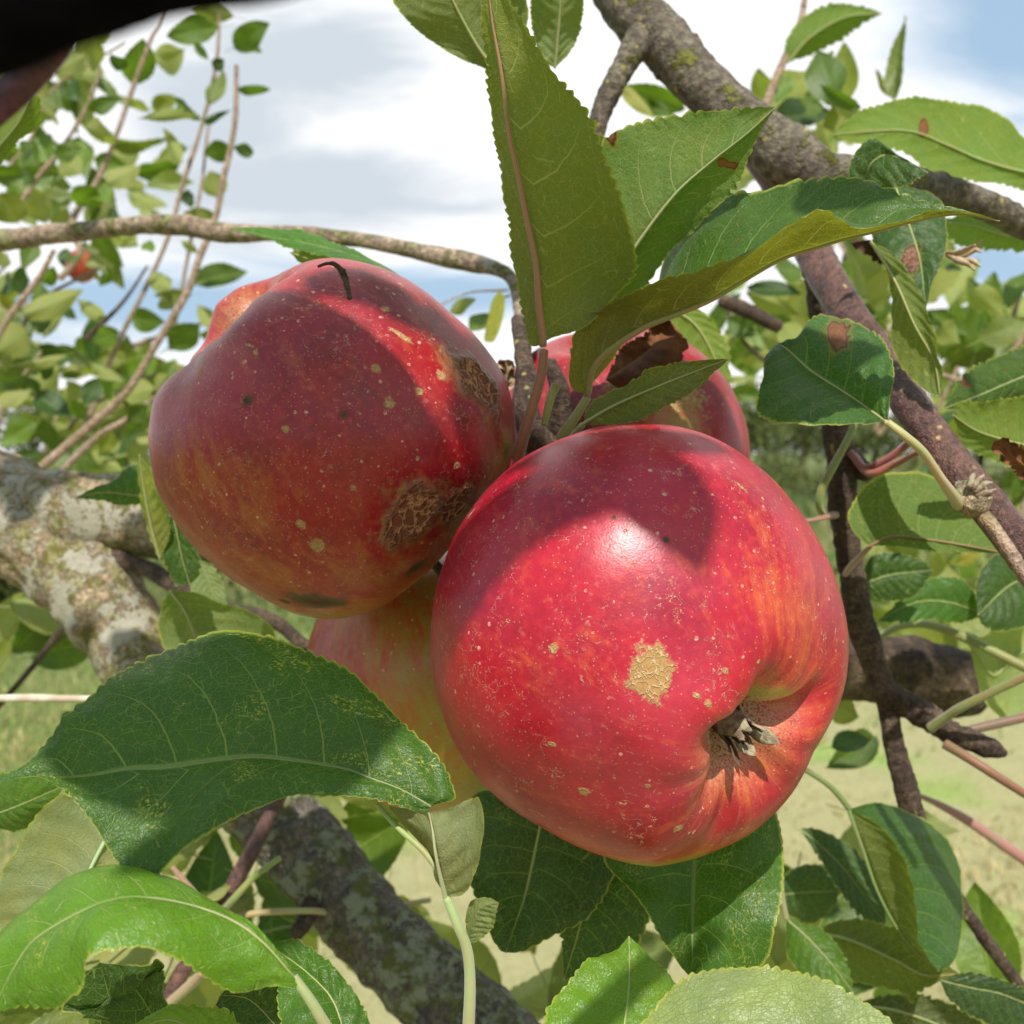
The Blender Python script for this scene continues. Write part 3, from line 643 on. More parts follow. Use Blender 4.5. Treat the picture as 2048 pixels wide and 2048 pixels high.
# ------------------------------------------------------------ the ground and what stands far off
def ground_material():
    m, g = newmat('meadow'); tc = g.n('ShaderNodeTexCoord').outputs['Object']; x, y, z = g.sep(tc)[:3]
    n1 = g.noise(tc, 0.55, 4, 0.6, 0.5); n2 = g.noise(tc, 6.0, 5, 0.7); n3 = g.noise(g.vm('MULTIPLY', tc, (3.0, 1, 1)), 30.0, 4, 0.7)
    dry = g.mix(n2, (0.47, 0.43, 0.23), (0.33, 0.32, 0.14)); gr = g.mix(n2, (0.13, 0.20, 0.045), (0.24, 0.27, 0.09))
    far = g.mix(n1, (0.12, 0.16, 0.06), (0.20, 0.22, 0.09))
    swath = g.m('ADD', g.m('MULTIPLY_ADD', x, -1.1, y), g.m('MULTIPLY', g.m('SUBTRACT', n1, 0.5), 2.2))
    f = g.ss(swath, 4.6, 5.6)
    c = g.mix(f, dry, gr); c = g.mix(g.ss(swath, 8.5, 12.0), c, far)
    c = g.mix(g.m('MULTIPLY', g.ss(n3, 0.45, 0.7), 0.5), c, g.mix(1.0, c, (0.55, 0.52, 0.45), 'MULTIPLY'))
    c = g.mix(g.ss(g.noise(g.vm('ADD', tc, (7, 2, 0)), 1.1, 3, 0.5), 0.56, 0.66), c, g.mix(1.0, c, (0.75, 1.05, 0.6), 'MULTIPLY'))
    finish(g, pbsdf(g, color=c, rough=0.95, spec=0.1, normal=g.bump(g.m('ADD', n2, n3), 0.8, 0.03))); return m
gx = np.r_[-900, -300, -90, np.linspace(-30, 30, 90), 90, 300, 900]; gy = np.r_[-60, -10, np.linspace(0, 40, 100), 60, 90, 140, 250, 500, 1200]
GX, GY = np.meshgrid(gx, gy); GZ = 0.05 * vnoise(np.stack([GX * 0.4, GY * 0.4, 0 * GX], -1), 3) * (np.abs(GX) < 40) + 0.012 * np.clip(GY - 20, 0, 80) * 0.6
link('meadow', mesh_from('meadow', np.stack([GX, GY, GZ], -1).reshape(-1, 3), grid_faces(len(gy), len(gx))), ground_material(), kind='structure')
def grass_material():
    m, g = newmat('grass_blades'); oc = g.attr('tint', out=1)
    p = pbsdf(g, color=oc, rough=0.7, spec=0.2); tr = g.n('ShaderNodeBsdfTranslucent', {0: oc}).outputs[0]
    finish(g, g.n('ShaderNodeMixShader', {0: 0.3, 1: p, 2: tr}).outputs[0]); return m
def grass(name, n, y0, y1, hmin, hmax, cols, label, seed):
    rg = np.random.default_rng(seed); y = y0 + (y1 - y0) * rg.random(n) ** 0.8; x = (rg.random(n) * 2 - 1) * (0.62 * y + 0.6)
    h = hmin + (hmax - hmin) * rg.random(n) ** 1.6; an = rg.random(n) * 6.283; ln = rg.random(n) * 0.9
    wx, wy = np.cos(an) * 0.004 * (y / 3) ** 0.7, np.sin(an) * 0.004 * (y / 3) ** 0.7; lx, ly = -np.sin(an) * h * ln, np.cos(an) * h * ln
    z = 0.0 * x
    V = np.stack([np.stack([x - wx, y - wy, z], 1), np.stack([x + wx, y + wy, z], 1), np.stack([x + wx * .7 + lx * .35, y + wy * .7 + ly * .35, z + h * .6], 1), np.stack([x + lx, y + ly, z + h], 1)], 1).reshape(-1, 3)
    Fc = np.arange(n * 4).reshape(-1, 4)
    ci = rg.integers(0, len(cols), n); patch = vnoise(np.stack([x * 0.5, y * 0.5, z], -1), 5)
    C = np.array(cols)[np.where(rg.random(n) < 0.35, ci, ((patch * 0.5 + 0.5) * len(cols)).astype(int) % len(cols))] * (0.8 + 0.4 * rg.random((n, 1)))
    me = mesh_from(name, V, Fc, {'tint': np.repeat(C, 4, 0)}, smooth=False)
    link(name, me, M_GRASS, label=label, cat='grass', kind='stuff')
M_GRASS = grass_material()
grass('mown_hay', 26000, 1.6, 5.2, 0.01, 0.05, [(0.54, 0.46, 0.26), (0.44, 0.37, 0.18), (0.32, 0.32, 0.10)], 'tan dry cut grass lying on the ground below the apple tree', 1)
grass('short_grass', 26000, 4.6, 9.5, 0.02, 0.09, [(0.14, 0.22, 0.05), (0.22, 0.28, 0.08), (0.36, 0.34, 0.14)], 'short green grass of the meadow beyond the mown strip', 2)
grass('long_grass', 22000, 9.0, 24.0, 0.15, 0.75, [(0.10, 0.16, 0.05), (0.20, 0.23, 0.08), (0.28, 0.27, 0.12)], 'long rough grass in front of the distant hedge', 3)

def clump_mesh(name, n, size, seed, flat=0.75, leaf=0.09):
    rg = np.random.default_rng(seed); nb = 9
    cen = rg.normal(size=(nb, 3)) * np.array([0.42, 0.42, 0.26]); cen[:, 2] = np.abs(cen[:, 2]) + 0.35; rad = rg.uniform(0.28, 0.5, nb)
    k = rg.integers(0, nb, n); dirs = nrm(rg.normal(size=(n, 3))); P = cen[k] + dirs * (rad[k] * rg.random(n) ** 0.35)[:, None] * np.array([1, 1, flat])
    P[:, 2] = np.maximum(P[:, 2], 0.03); P = P * size
    a = nrm(rg.normal(size=(n, 3))); b = nrm(np.cross(a, rg.normal(size=(n, 3)))); s = leaf * size * rg.uniform(0.5, 1.2, n)[:, None]
    V = np.stack([P - a * s * .5, P + b * s * .3, P + a * s * .5, P - b * s * .3], 1).reshape(-1, 3)
    tint = np.repeat(np.array([0.075, 0.105, 0.035]) * rg.uniform(0.6, 1.5, (n, 1)) + np.array([0.05, 0.035, 0.0]) * rg.random((n, 1)), 4, 0)
    me = mesh_from(name, V, np.arange(n * 4).reshape(-1, 4), {'tint': tint}, smooth=False); me.materials.append(M_GRASS); return me
CL = [clump_mesh('crown', 2600, 1.0, s) for s in (1, 2, 3)]
def woody(name, loc, s, k, label, cat, group, trunk=0.0):
    t = empty(name, loc, label, cat, group)
    c = bpy.data.objects.new('crown' if trunk else 'foliage', CL[k % 3]); col.objects.link(c); c.parent = t; c.scale = (s, s, s * (1.15 if trunk else 0.9)); c.location = (0, 0, trunk); c.rotation_euler = (0, 0, k * 1.7)
    P = [(loc[0], loc[1], loc[2] - 0.1, 0.06 * s), (loc[0] + .05 * s, loc[1], loc[2] + 0.4 * s + trunk * .5, 0.045 * s), (loc[0], loc[1], loc[2] + 0.75 * s + trunk, 0.02 * s)]
    mk_tube('trunk' if trunk else 'stem', P, M_BARK_DARKL, t, nseg=8, nring=10)
rg = random.Random(5)
lab_t = ['tallest rounded tree on the skyline just right of the front apple', 'low rounded tree on the skyline left of the thin hanging branch', 'pale green tree on the skyline between the two dark branches', 'broad tree at the far left end of the skyline']
i = 0
TL = [(1452, 70, 4.6, 'distant tree on the skyline touching the rim of the half hidden apple'), (1530, 74, 4.2, 'distant tree on the skyline midway between the half hidden apple and the hanging branch'), (1600, 66, 3.4, 'low distant tree on the skyline directly left of the thin hanging branch'), (1668, 80, 3.8, 'distant tree on the skyline behind the thin hanging branch'),
      (1745, 70, 3.4, 'distant tree on the skyline between the hanging branch and the slanting branch'), (1830, 76, 4.4, 'distant tree on the skyline where the slanting branch crosses it'), (1960, 78, 4.4, 'distant tree on the skyline near the right edge, behind leaves'), (2080, 70, 4.2, 'distant tree at the right end of the skyline'), (60, 72, 4.4, 'distant tree at the left end of the skyline'), (250, 76, 4.2, 'distant tree on the skyline behind the lichen limb')]
for px, dd, s, lb in TL:
    q = W(px, 905, dd); woody('tree', (q[0], q[1], 0.3), s, i, lb, 'tree', 'trees of the distant treeline', trunk=s * 0.03); i += 1
for px, dd, s, lb in ((1500, 26, 1.3, 'scrubby bush in the long grass next to the right rim of the front apple'), (1585, 30, 1.4, 'scrubby bush in the long grass left of the hanging branch'), (1660, 22, 1.1, 'scrubby bush in the long grass behind the hanging branch'), (1760, 26, 1.3, 'scrubby bush in the long grass between the hanging and the slanting branch'), (1880, 21, 1.2, 'scrubby bush in the long grass under the slanting branch'), (2010, 25, 1.4, 'scrubby bush in the long grass by the right edge'),
        (90, 9.0, 0.9, 'green bush behind the lower arm of the lichen limb'), (-30, 8.2, 0.9, 'green bush at the left edge below the lichen limb'), (200, 14, 1.2, 'green bush seen between the two arms of the lichen limb'), (440, 20, 1.2, 'bush beyond the meadow seen below the scabbed apple')):
    q = W(px, 1000, dd); woody('bush', (q[0], q[1], 0.0), s, i, lb, 'bush', 'bushes in the long grass'); i += 1

# ------------------------------------------------------------ the apples
silB = [(1267, 841), (1146, 862), (1030, 920), (936, 1020), (881, 1137), (856, 1262), (860, 1356), (885, 1440), (936, 1533), (1006, 1602), (1099, 1658), (1216, 1705), (1309, 1722), (1402, 1705), (1495, 1658), (1565, 1588), (1621, 1495), (1658, 1425), (1682, 1356), (1690, 1262), (1677, 1183), (1640, 1085), (1584, 1002), (1495, 913), (1402, 862)]
spB = [('russet', 1297, 1336, 39, 1.05, 0.3), ('russet', 1131, 1297, 11, 1, 0), ('russet', 1396, 1388, 9, 1, 0), ('russet', 1431, 1333, 8, 1, 0), ('russet', 1494, 1318, 7, 1, 0), ('russet', 1176, 1558, 13, 1.4, 0), ('russet', 1346, 1610, 11, 1.2, 0.6), ('russet', 1293, 1538, 7, 1, 0), ('russet', 1366, 1623, 6, 1, 0), ('russet', 1155, 1657, 9, 1.4, 0), ('russet', 1124, 1467, 7, 1.4, 0), ('dark', 1235, 1075, 4, 1, 0), ('dark', 1323, 1110, 6, 1, 0), ('russet', 1391, 918, 4, 1, 0), ('russet', 965, 1050, 7, 2.5, 1.2), ('russet', 1455, 1010, 4, 5, 2.2),
       ('russet', 1375, 1375, 6, 2, -0.6), ('yel2', 1550, 1200, 120, 1, 0), ('yel2', 1600, 1330, 110, 1, 0), ('yel', 1310, 1735, 60, 2.8, 0.1), ('yel2', 1620, 1450, 60, 1.2, 0), ('yel', 1570, 1395, 35, 2.2, 0.1)]
appB, RmB, hB = make_apple(1273, 1285, 0.212, 417, (0.575, -0.49, 0.65), silB, deep_shade=0.0, D=0.33, sig=0.235, lobes=0.014, folds=[(14, .065, .28, .30, .20), (-88, .06, .22, .34, .18), (140, -.05, .7, .33, .16), (-30, -.02, .5, .4, .2)], spots=spB, seed=2, psi0=0.55, n=(640, 400),
    label='largest red apple at the front, its dried calyx and a round tan patch showing')
sepals(appB, RmB, hB + 0.03 * RmB, 3, n=8, size=0.205, lean=0.2)
silA = [(316, 873), (326, 815), (348, 776), (384, 735), (410, 684), (440, 622), (500, 575), (570, 545), (632, 530), (677, 526), (748, 535), (818, 562), (901, 620), (976, 695), (1013, 753), (1031, 811), (1031, 893), (1010, 970), (965, 1040), (901, 1110), (839, 1171), (756, 1220), (673, 1238), (590, 1229), (508, 1187), (425, 1121), (363, 1046), (326, 976)]
spA = [('scab', 932, 770, 42, 1.5, -0.95), ('scab', 812, 1018, 50, 1.1, 0.5), ('scab', 896, 1005, 30, 1.3, 0.3), ('dark', 640, 1190, 30, 1.9, -0.1), ('dark', 572, 1197, 10, 1.5, 0), ('dark', 826, 1135, 18, 1.4, 0.6), ('russet', 741, 755, 12, 1, 0), ('russet', 763, 817, 13, 1, 1.2), ('russet', 815, 794, 10, 1.2, 0), ('russet', 762, 639, 9, 1.3, 0), ('russet', 858, 762, 13, 1, 0), ('russet', 404, 746, 9, 1.4, 1.2), ('russet', 532, 728, 8, 1, 0), ('dark', 517, 813, 10, 1, 0), ('russet', 512, 813, 8, 1, 0), ('dark', 684, 838, 7, 1, 0),
       ('russet', 610, 1028, 12, 1, 0), ('russet', 640, 1066, 14, 1.4, 0), ('russet', 790, 690, 7, 5, -0.7), ('russet', 586, 862, 8, 1.3, -0.7), ('russet', 888, 925, 10, 1, 0), ('russet', 812, 912, 6, 1, 0), ('russet', 700, 962, 6, 1, 0), ('russet', 520, 715, 4, 4, -0.4),
       ('yel2', 400, 930, 130, 1, 0), ('yel2', 560, 1150, 130, 2, -.4), ('yel2', 520, 1000, 90, 1, 0), ('yel', 620, 1245, 85, 2.8, 0.1), ('yel', 870, 1210, 95, 1, 0), ('yel2', 470, 1110, 80, 2, -0.8), ('yel2', 740, 1120, 120, 1.5, 0), ('yel', 1000, 900, 60, 1, 0)]
appA, RmA, hA = make_apple(665, 884, 0.240, 365, (-0.61, 0.77, 0.10), silA, deep_shade=1.0, D=0.40, sig=0.26, lobes=0.012, folds=[((0, 0, -1), -.14, 1.0, .42, .25), ((0.7, 0.7, 0.3), -.02, .6, .45, .25), ((-.7, -.7, .2), -.03, .6, .45, .25)], spots=spA, seed=5, psi0=1.2, n=(560, 360),
    label='red apple at left with brown cracked scabs and a bit of twig on top')
sepals(appA, RmA, hA, 8, n=5, size=0.2, lean=0.7)
silC = [(905 + 295 * math.cos(a_), 1345 + 290 * math.sin(a_)) for a_ in np.linspace(0, 6.1, 16)]
appC, RmC, hC = make_apple(905, 1345, 0.288, 295, (0.3, -0.8, -0.3), silC, deep_shade=0.3, seed=9, n=(200, 130), yel=lambda U, T, Ps: np.clip(0.85 + 0.5 * U[..., 0] - 0.5 * np.clip(-U[..., 0] - 0.65, 0, 1), 0, 1),
    label='yellow and pink streaked apple tucked behind the two big red ones')
silD = [(1228 + 268 * math.cos(a_), 910 + 262 * math.sin(a_)) for a_ in np.linspace(0, 6.1, 16)]
appD, RmD, hD = make_apple(1228, 910, 0.305, 268, (0.1, -0.9, -0.3), silD, deep_shade=0.8, seed=12, n=(200, 130), spots=[('russet', 1330, 800, 34, 2.2, -0.2), ('russet', 1290, 770, 30, 2.5, 0.2), ('yel', 1340, 860, 60, 1, 0)],
    label='dull red apple half hidden behind the front apple under the small olive leaf')
for ap, Rm in ((appA, RmA), (appB, RmB), (appC, RmC), (appD, RmD)):
    P = [(0, 0, -Rm * 0.66, 0.0013), (0.001, 0.001, -Rm * 0.9, 0.0012), (0.003, 0.001, -Rm * 1.15, 0.0014)]
    V, Fq, caps, uv, la, al = tube_geo(P, 8, 12); me = bpy.data.meshes.new('stalk'); me.from_pydata(V.tolist(), [], [tuple(f) for f in Fq.tolist()]); me.materials.append(M_BARK_TWIG)
    o = bpy.data.objects.new('stalk', me); col.objects.link(o); o.parent = ap
silE = [(163 + 30 * math.cos(a_), 532 + 33 * math.sin(a_)) for a_ in np.linspace(0, 6.1, 16)]
appE, RmE, hE = make_apple(163, 532, 0.95, 30, (0.1, -0.9, 0.3), silE, deep_shade=0.9, yel=lambda U, T, Ps: 0.35 + 0.3 * U[..., 0], seed=15, n=(48, 32), label='tiny blurred red and orange apple far off below the arching branch')
del appE['group']
mk_tube('twig', px_tube([(636, 533, .1955, 3), (655, 527, .1955, 4), (672, 530, .1962, 5.5), (687, 548, .1968, 6), (694, 572, .1966, 6), (700, 598, .1964, 5)]), M_BARK_DARKL, nseg=10, nring=40, amp=0.25, nscale=1500,
        label='small broken bit of dark greenish twig lying on top of the scabbed apple', cat='twig')

# ------------------------------------------------------------ the apple tree: branches and twigs
tree = empty('apple_tree', (-0.75, 0.62, 0.0), 'old apple tree with lichen covered limbs carrying the big red apples in front', 'tree')
tree2 = empty('apple_tree', (-0.95, 1.75, 0.0), 'blurred apple tree at left behind, with upright leafy shoots against the cloud', 'tree')
tree3 = empty('apple_tree', (1.35, 1.9, 0.0), 'blurred apple tree at right behind, only its pale green leaves showing', 'tree')
def wt(*p): return [tuple(q) for q in p]
# trunk off to the left and the lichen limb that forks behind the left apple
lim = px_tube([(-420, 1010, .50, 110), (-150, 985, .47, 112), (40, 1040, .44, 112), (150, 1130, .43, 100), (230, 1240, .42, 84), (330, 1385, .41, 78), (450, 1530, .40, 78), (520, 1605, .39, 74)])
lim2 = px_tube([(400, 1470, .402, 72), (450, 1530, .40, 80), (600, 1690, .39, 84), (740, 1850, .38, 84), (900, 2010, .37, 92), (1080, 2180, .36, 90), (1400, 2500, .36, 70)])
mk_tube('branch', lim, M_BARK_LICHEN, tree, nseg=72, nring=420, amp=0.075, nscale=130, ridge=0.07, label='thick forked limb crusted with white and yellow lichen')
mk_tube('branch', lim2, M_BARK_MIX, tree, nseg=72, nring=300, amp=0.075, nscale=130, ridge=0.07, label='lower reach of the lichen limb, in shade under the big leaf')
tx0 = lim[0]
mk_tube('trunk', [(tx0[0] - 0.25, tx0[1] + 0.08, 0.0, 0.10), (tx0[0] - 0.22, tx0[1] + 0.08, 0.5, 0.075), (tx0[0] - 0.18, tx0[1] + 0.05, 1.0, 0.06), (tx0[0] - 0.03, tx0[1], 1.22, 0.030), (tx0[0] + 0.01, tx0[1], 1.245, 0.024)], M_BARK_LICHEN, tree, nseg=32, nring=90, amp=0.06, nscale=30)
branch([(20, 1000, .45, 60), (130, 1022, .43, 80), (235, 1032, .43, 80), (330, 1045, .425, 76), (460, 1075, .42, 70), (620, 1120, .42, 64)], M_BARK_LICHEN, tree, amp=0.06, nscale=110, ridge=0.04, label='upper arm of the lichen limb, running behind the scabbed apple')
branch([(560, 1105, .42, 62), (900, 1200, .42, 55), (1250, 1290, .42, 60), (1500, 1325, .42, 62), (1700, 1330, .42, 68), (1830, 1345, .42, 72), (1925, 1375, .42, 66), (1965, 1392, .42, 40)], M_BARK_DARKL, tree, amp=0.06, nscale=110, ridge=0.04, label='dark mossy limb running behind the apples to a cut stub')
branch([(190, 1100, .425, 26), (240, 1118, .42, 17), (300, 1140, .41, 16), (360, 1178, .40, 16), (440, 1215, .39, 13), (540, 1238, .385, 14), (610, 1290, .38, 13), (700, 1330, .38, 12)], M_BARK_TWIG, tree, 'twig', 0.5, amp=0.08, nscale=300)
branch([(622, 1755, .385, 30), (628, 1800, .375, 22), (610, 1840, .365, 17), (592, 1872, .36, 13)], M_BARK_TWIG, tree, 'twig', 0.6, amp=0.12, nscale=300)
branch([(575, 1560, .37, 14), (545, 1620, .365, 14), (505, 1700, .355, 16), (470, 1765, .35, 16), (440, 1830, .345, 14), (400, 1890, .34, 13), (355, 1960, .335, 17), (330, 2020, .33, 17), (300, 2100, .33, 15)], M_BARK_SHOOT, tree, 'twig', 0.5, amp=0.03, nscale=200)
# arching thin branch at left
branch([(-1300, 900, .62, 28), (-900, 720, .60, 26), (-500, 580, .57, 24), (-120, 500, .52, 21), (0, 482, .50, 22), (90, 470, .49, 20), (181, 461, .48, 20), (260, 452, .47, 19), (362, 450, .46, 20), (449, 466, .45, 20), (540, 466, .44, 16), (616, 471, .43, 17), (736, 483, .42, 16), (845, 505, .41, 17), (930, 523, .40, 20), (1000, 540, .39, 14), (1030, 570, .38, 13), (1042, 640, .34, 13), (1050, 700, .29, 14)], M_BARK_ARCH, tree, amp=0.07, nscale=170, ridge=0.06, label='thin arching branch with yellow-green lichen')
# the spur that carries the cluster
branch([(1035, 640, .285, 12), (1045, 700, .275, 17), (1052, 760, .268, 22), (1052, 820, .262, 26), (1075, 880, .262, 32), (1120, 930, .27, 42), (1180, 1010, .29, 40), (1200, 1150, .34, 40), (1230, 1290, .41, 36)], M_BARK_TWIG, tree, 'branch', 0.8, amp=0.12, nscale=260, lent=0.0004)
branch([(1100, 720, .262, 12), (1120, 790, .262, 22), (1120, 870, .265, 30), (1120, 940, .27, 30)], M_BARK_TWIG, tree, 'twig', 0.6, amp=0.12, nscale=300)
# upper right bough
branch([(1140, -260, .37, 50), (1205, -90, .355, 50), (1258, 10, .345, 54), (1322, 78, .34, 54), (1385, 150, .335, 51), (1450, 212, .33, 51), (1520, 268, .327, 54), (1580, 315, .325, 60), (1640, 345, .322, 48), (1690, 345, .322, 36), (1770, 350, .325, 32), (1850, 375, .33, 33), (1930, 395, .335, 30), (2000, 425, .34, 28), (2120, 480, .35, 26), (2400, 560, .38, 22), (2800, 600, .42, 16)], M_BARK_GREY, tree, amp=0.045, nscale=140, ridge=0.05, lent=0.0009, lcell=0.0062, label='grey-brown bough with yellowish warts crossing the top right')
branch([(1450, 205, .345, 36), (1510, 290, .34, 38), (1565, 370, .335, 38), (1610, 470, .33, 37), (1650, 550, .315, 36), (1700, 630, .30, 34), (1768, 728, .285, 34), (1835, 830, .27, 36), (1905, 928, .26, 38), (1975, 1010, .25, 38), (2060, 1120, .245, 38), (2170, 1260, .24, 38), (2400, 1620, .24, 38), (2700, 2200, .25, 40)], M_BARK_SHOOT, tree, amp=0.022, nscale=160, lent=0.0006, lcell=0.0045, label='smooth purple-brown branch slanting down at right')
branch([(1590, 340, .345, 30), (1610, 430, .345, 26), (1625, 520, .342, 24), (1640, 600, .34, 25), (1655, 720, .335, 24), (1668, 840, .33, 27), (1683, 930, .33, 30), (1685, 1000, .33, 31), (1694, 1080, .33, 24), (1706, 1160, .33, 24), (1718, 1230, .33, 28), (1745, 1320, .33, 27), (1772, 1400, .33, 19), (1785, 1480, .328, 20), (1808, 1560, .326, 22), (1830, 1640, .325, 20), (1870, 1720, .325, 16), (1930, 1820, .325, 14), (1990, 1905, .325, 14), (2050, 1985, .325, 12), (2150, 2120, .325, 11)], M_BARK_TWIG, tree, amp=0.09, nscale=230, ridge=0.06, lent=0.0003, label='long thin dark branch hanging down at right')
branch([(1315, 60, .34, 30), (1285, 80, .338, 32), (1262, 110, .335, 26), (1238, 150, .333, 24), (1215, 195, .333, 23), (1198, 240, .333, 21), (1180, 310, .332, 20), (1150, 420, .325, 19), (1090, 560, .30, 18), (1050, 680, .28, 15)], M_BARK_GREY, tree, 'twig', 0.9, amp=0.06, nscale=240, ridge=0.08, lent=0.0004, label='short grey side twig below the top bough')
branch([(1745, 1370, .33, 24), (1800, 1400, .328, 27), (1850, 1430, .326, 28), (1900, 1465, .324, 24), (1950, 1485, .322, 21), (1985, 1498, .32, 18), (2012, 1508, .319, 7)], M_BARK_TWIG, tree, 'twig', 0.8, amp=0.12, nscale=320, ridge=0.1, label='short knobbly spur ending in a fat bud')
branch([(1690, 905, .33, 22), (1712, 925, .329, 22), (1728, 945, .327, 19), (1735, 958, .326, 11)], M_BARK_TWIG, tree, 'twig', 0.7, amp=0.15, nscale=350)
# knob at the node of the slanting branch
branch([(1918, 975, .245, 16), (1935, 990, .242, 31), (1948, 1008, .240, 33), (1955, 1025, .239, 20)], M_BARK_LICHEN, tree, 'twig', 0.9, amp=0.14, nscale=500, lent=0.0005, lcell=0.003, label='rough pale knob on the slanting branch')
branch([(1950, 1010, .242, 14), (1985, 1055, .238, 15), (2030, 1120, .236, 14), (2090, 1220, .235, 13)], M_BARK_FINE, tree, 'twig', 0.6, amp=0.05, nscale=300, lent=0.0003, lcell=0.003)
branch([(1440, 600, .5, 13), (1480, 615, .5, 15), (1530, 640, .5, 14), (1560, 655, .5, 12)], M_BARK_TWIG, tree, 'twig', 0.4, amp=0.1, nscale=200)
branch([(-30, 1397, .36, 7), (60, 1396, .36, 8), (123, 1397, .36, 7.5), (200, 1398, .36, 6), (300, 1400, .365, 6), (420, 1420, .39, 6)], M_STICK, tree, 'twig', 0.4, amp=0.05, nscale=200, label='bleached white dead twig at the left edge')
branch([(-10, 1420, .6, 6), (60, 1340, .6, 6), (130, 1250, .6, 7)], M_BARK_TWIG, tree, 'twig', 0.3)
# black tube standing in for the lens cover, and the purple stem under it
branch([(-620, 330, .056, 170), (-400, 170, .052, 160), (-200, 70, .050, 150), (0, -6, .049, 142), (160, -58, .049, 134), (330, -98, .050, 120), (560, -130, .052, 118), (900, -230, .055, 100), (1500, -520, .062, 90), (2300, -1100, .075, 70)], M_BLACK, tree, fine=0.9, amp=0.03, nscale=500, label='near-black blurred stand-in for the lens cover in the top left corner')
branch([(-160, 335, .10, 30), (-60, 258, .10, 30), (15, 196, .10, 30), (62, 150, .098, 30), (105, 105, .095, 28), (140, 60, .092, 24)], M_PURPLE, tree, 'twig', 0.7, amp=0.03, nscale=500, label='dark purple shiny stem in the top left corner')

# upright shoots behind at left (second tree), thin stems at right
S = M_BARK_FINE
sh = [[(473, 130, 5.5), (471, 232, 7), (460, 300, 7), (446, 362, 8), (431, 435, 8), (398, 518, 9), (373, 587, 9), (308, 696, 9), (254, 783, 10), (170, 860, 11), (87, 932, 12), (20, 985, 14)],
      [(438, 20, 3), (438, 60, 4), (431, 138, 5), (406, 243, 5), (385, 310, 6), (362, 380, 6), (340, 464, 6), (300, 558, 6), (235, 688, 6), (200, 780, 7), (160, 880, 8)],
      [(330, 10, 4), (318, 50, 4), (300, 83, 5), (264, 181, 6), (235, 264, 6), (196, 359, 7), (145, 442, 8), (159, 507, 8), (120, 558, 8)],
      [(200, 130, 3), (195, 160, 4), (170, 220, 5), (138, 275, 5), (105, 320, 6), (76, 355, 7), (20, 440, 7)],
      [(420, 230, 3), (412, 290, 4), (404, 362, 4), (380, 490, 5), (366, 565, 5), (340, 700, 5)],
      [(108, 500, 6), (82, 550, 7), (54, 587, 8), (18, 634, 8), (-20, 700, 9)],
      [(340, 775, 4), (326, 783, 5), (254, 838, 7), (199, 870, 8), (127, 939, 9), (90, 990, 10)],
      [(250, 85, 3), (110, 175, 3), (60, 280, 4), (20, 330, 4)]]
for i, s_ in enumerate(sh):
    d = (0.78, 0.95, 0.88, 0.98, 1.0, 0.8, 0.82, 1.05)[i]
    o = branch([(a, b, d, c * .78) for a, b, c in s_], S, tree2, 'shoot', 0.35, amp=0.06, nscale=120)
rgs = random.Random(31)
for k_ in range(26):
    tr_, x0, x1, y0, y1 = ((tree2, -60, 300, 600, 960), (tree3, 1700, 2080, 500, 1000), (tree3, 1420, 1800, 480, 760))[k_ % 3]
    px, py, dd = rgs.uniform(x0, x1), rgs.uniform(y0, y1), rgs.uniform(.9, 1.3); an = rgs.gauss(1.1, .5); L_ = rgs.uniform(120, 300); cv = rgs.uniform(-40, 40)
    branch([(px, py, dd, rgs.uniform(4, 6)), (px + math.cos(an) * L_ * .5 + cv, py - math.sin(an) * L_ * .5, dd, 4), (px + math.cos(an) * L_, py - math.sin(an) * L_, dd * 1.03, 2.5)], S if k_ % 2 else M_BARK_TWIG, tr_, 'shoot', 0.25)
mk_tube('trunk', [(-0.95, 1.75, 0, .07), (-0.9, 1.65, .6, .05), (-0.7, 1.3, 1.1, .03), (-0.44, 0.95, 1.28, .018)], M_BARK_DARKL, tree2, nseg=16, nring=40)
mk_tube('trunk', [(1.35, 1.9, 0, .07), (1.3, 1.8, .7, .05), (1.0, 1.5, 1.3, .03), (0.62, 1.2, 1.55, .015)], M_BARK_DARKL, tree3, nseg=16, nring=40)
branch([(1614, -30, .62, 5), (1609, 0, .62, 6), (1598, 54, .61, 7), (1565, 127, .6, 8), (1533, 206, .59, 9), (1500, 300, .58, 9)], S, tree3, 'shoot', 0.35)
branch([(2090, 560, .8, 8), (2035, 690, .8, 7), (1950, 760, .8, 6), (1850, 740, .8, 4)], S, tree3, 'shoot', 0.35)
branch([(2100, 900, .7, 8), (1990, 1150, .7, 8), (1950, 1230, .7, 9), (1990, 1330, .7, 8)], S, tree3, 'shoot', 0.35)
branch([(880, 610, .6, 2), (940, 585, .6, 2), (1015, 580, .58, 3)], S, tree, 'twig', 0.2)
branch([(975, 640, .6, 2), (990, 605, .6, 2), (1020, 590, .58, 3)], S, tree, 'twig', 0.2)
# free leaf stalks
PINK, OLV, TANC = (0.26, 0.05, 0.06), (0.20, 0.22, 0.05), (0.38, 0.31, 0.13)
def stalk(pts, c, parent=tree):
    mk_tube('leaf_stalk', px_tube([(*p[:3], p[3] * .8) for p in pts]), M_STALK, parent, nseg=12, nring=50, color=c, amp=0.03, nscale=900)
stalk([(1700, 905, .325, 9), (1730, 935, .32, 9), (1775, 918, .315, 9), (1812, 890, .31, 10), (1835, 868, .30, 10)], PINK)
stalk([(1708, 912, .326, 10), (1740, 946, .318, 10), (1790, 928, .312, 10), (1840, 902, .30, 8)], (0.30, 0.08, 0.05))
stalk([(1712, 840, .315, 8), (1695, 880, .314, 9), (1668, 930, .313, 10), (1645, 975, .313, 10), (1638, 1010, .315, 9), (1650, 1030, .32, 9), (1672, 1030, .325, 9)], OLV)
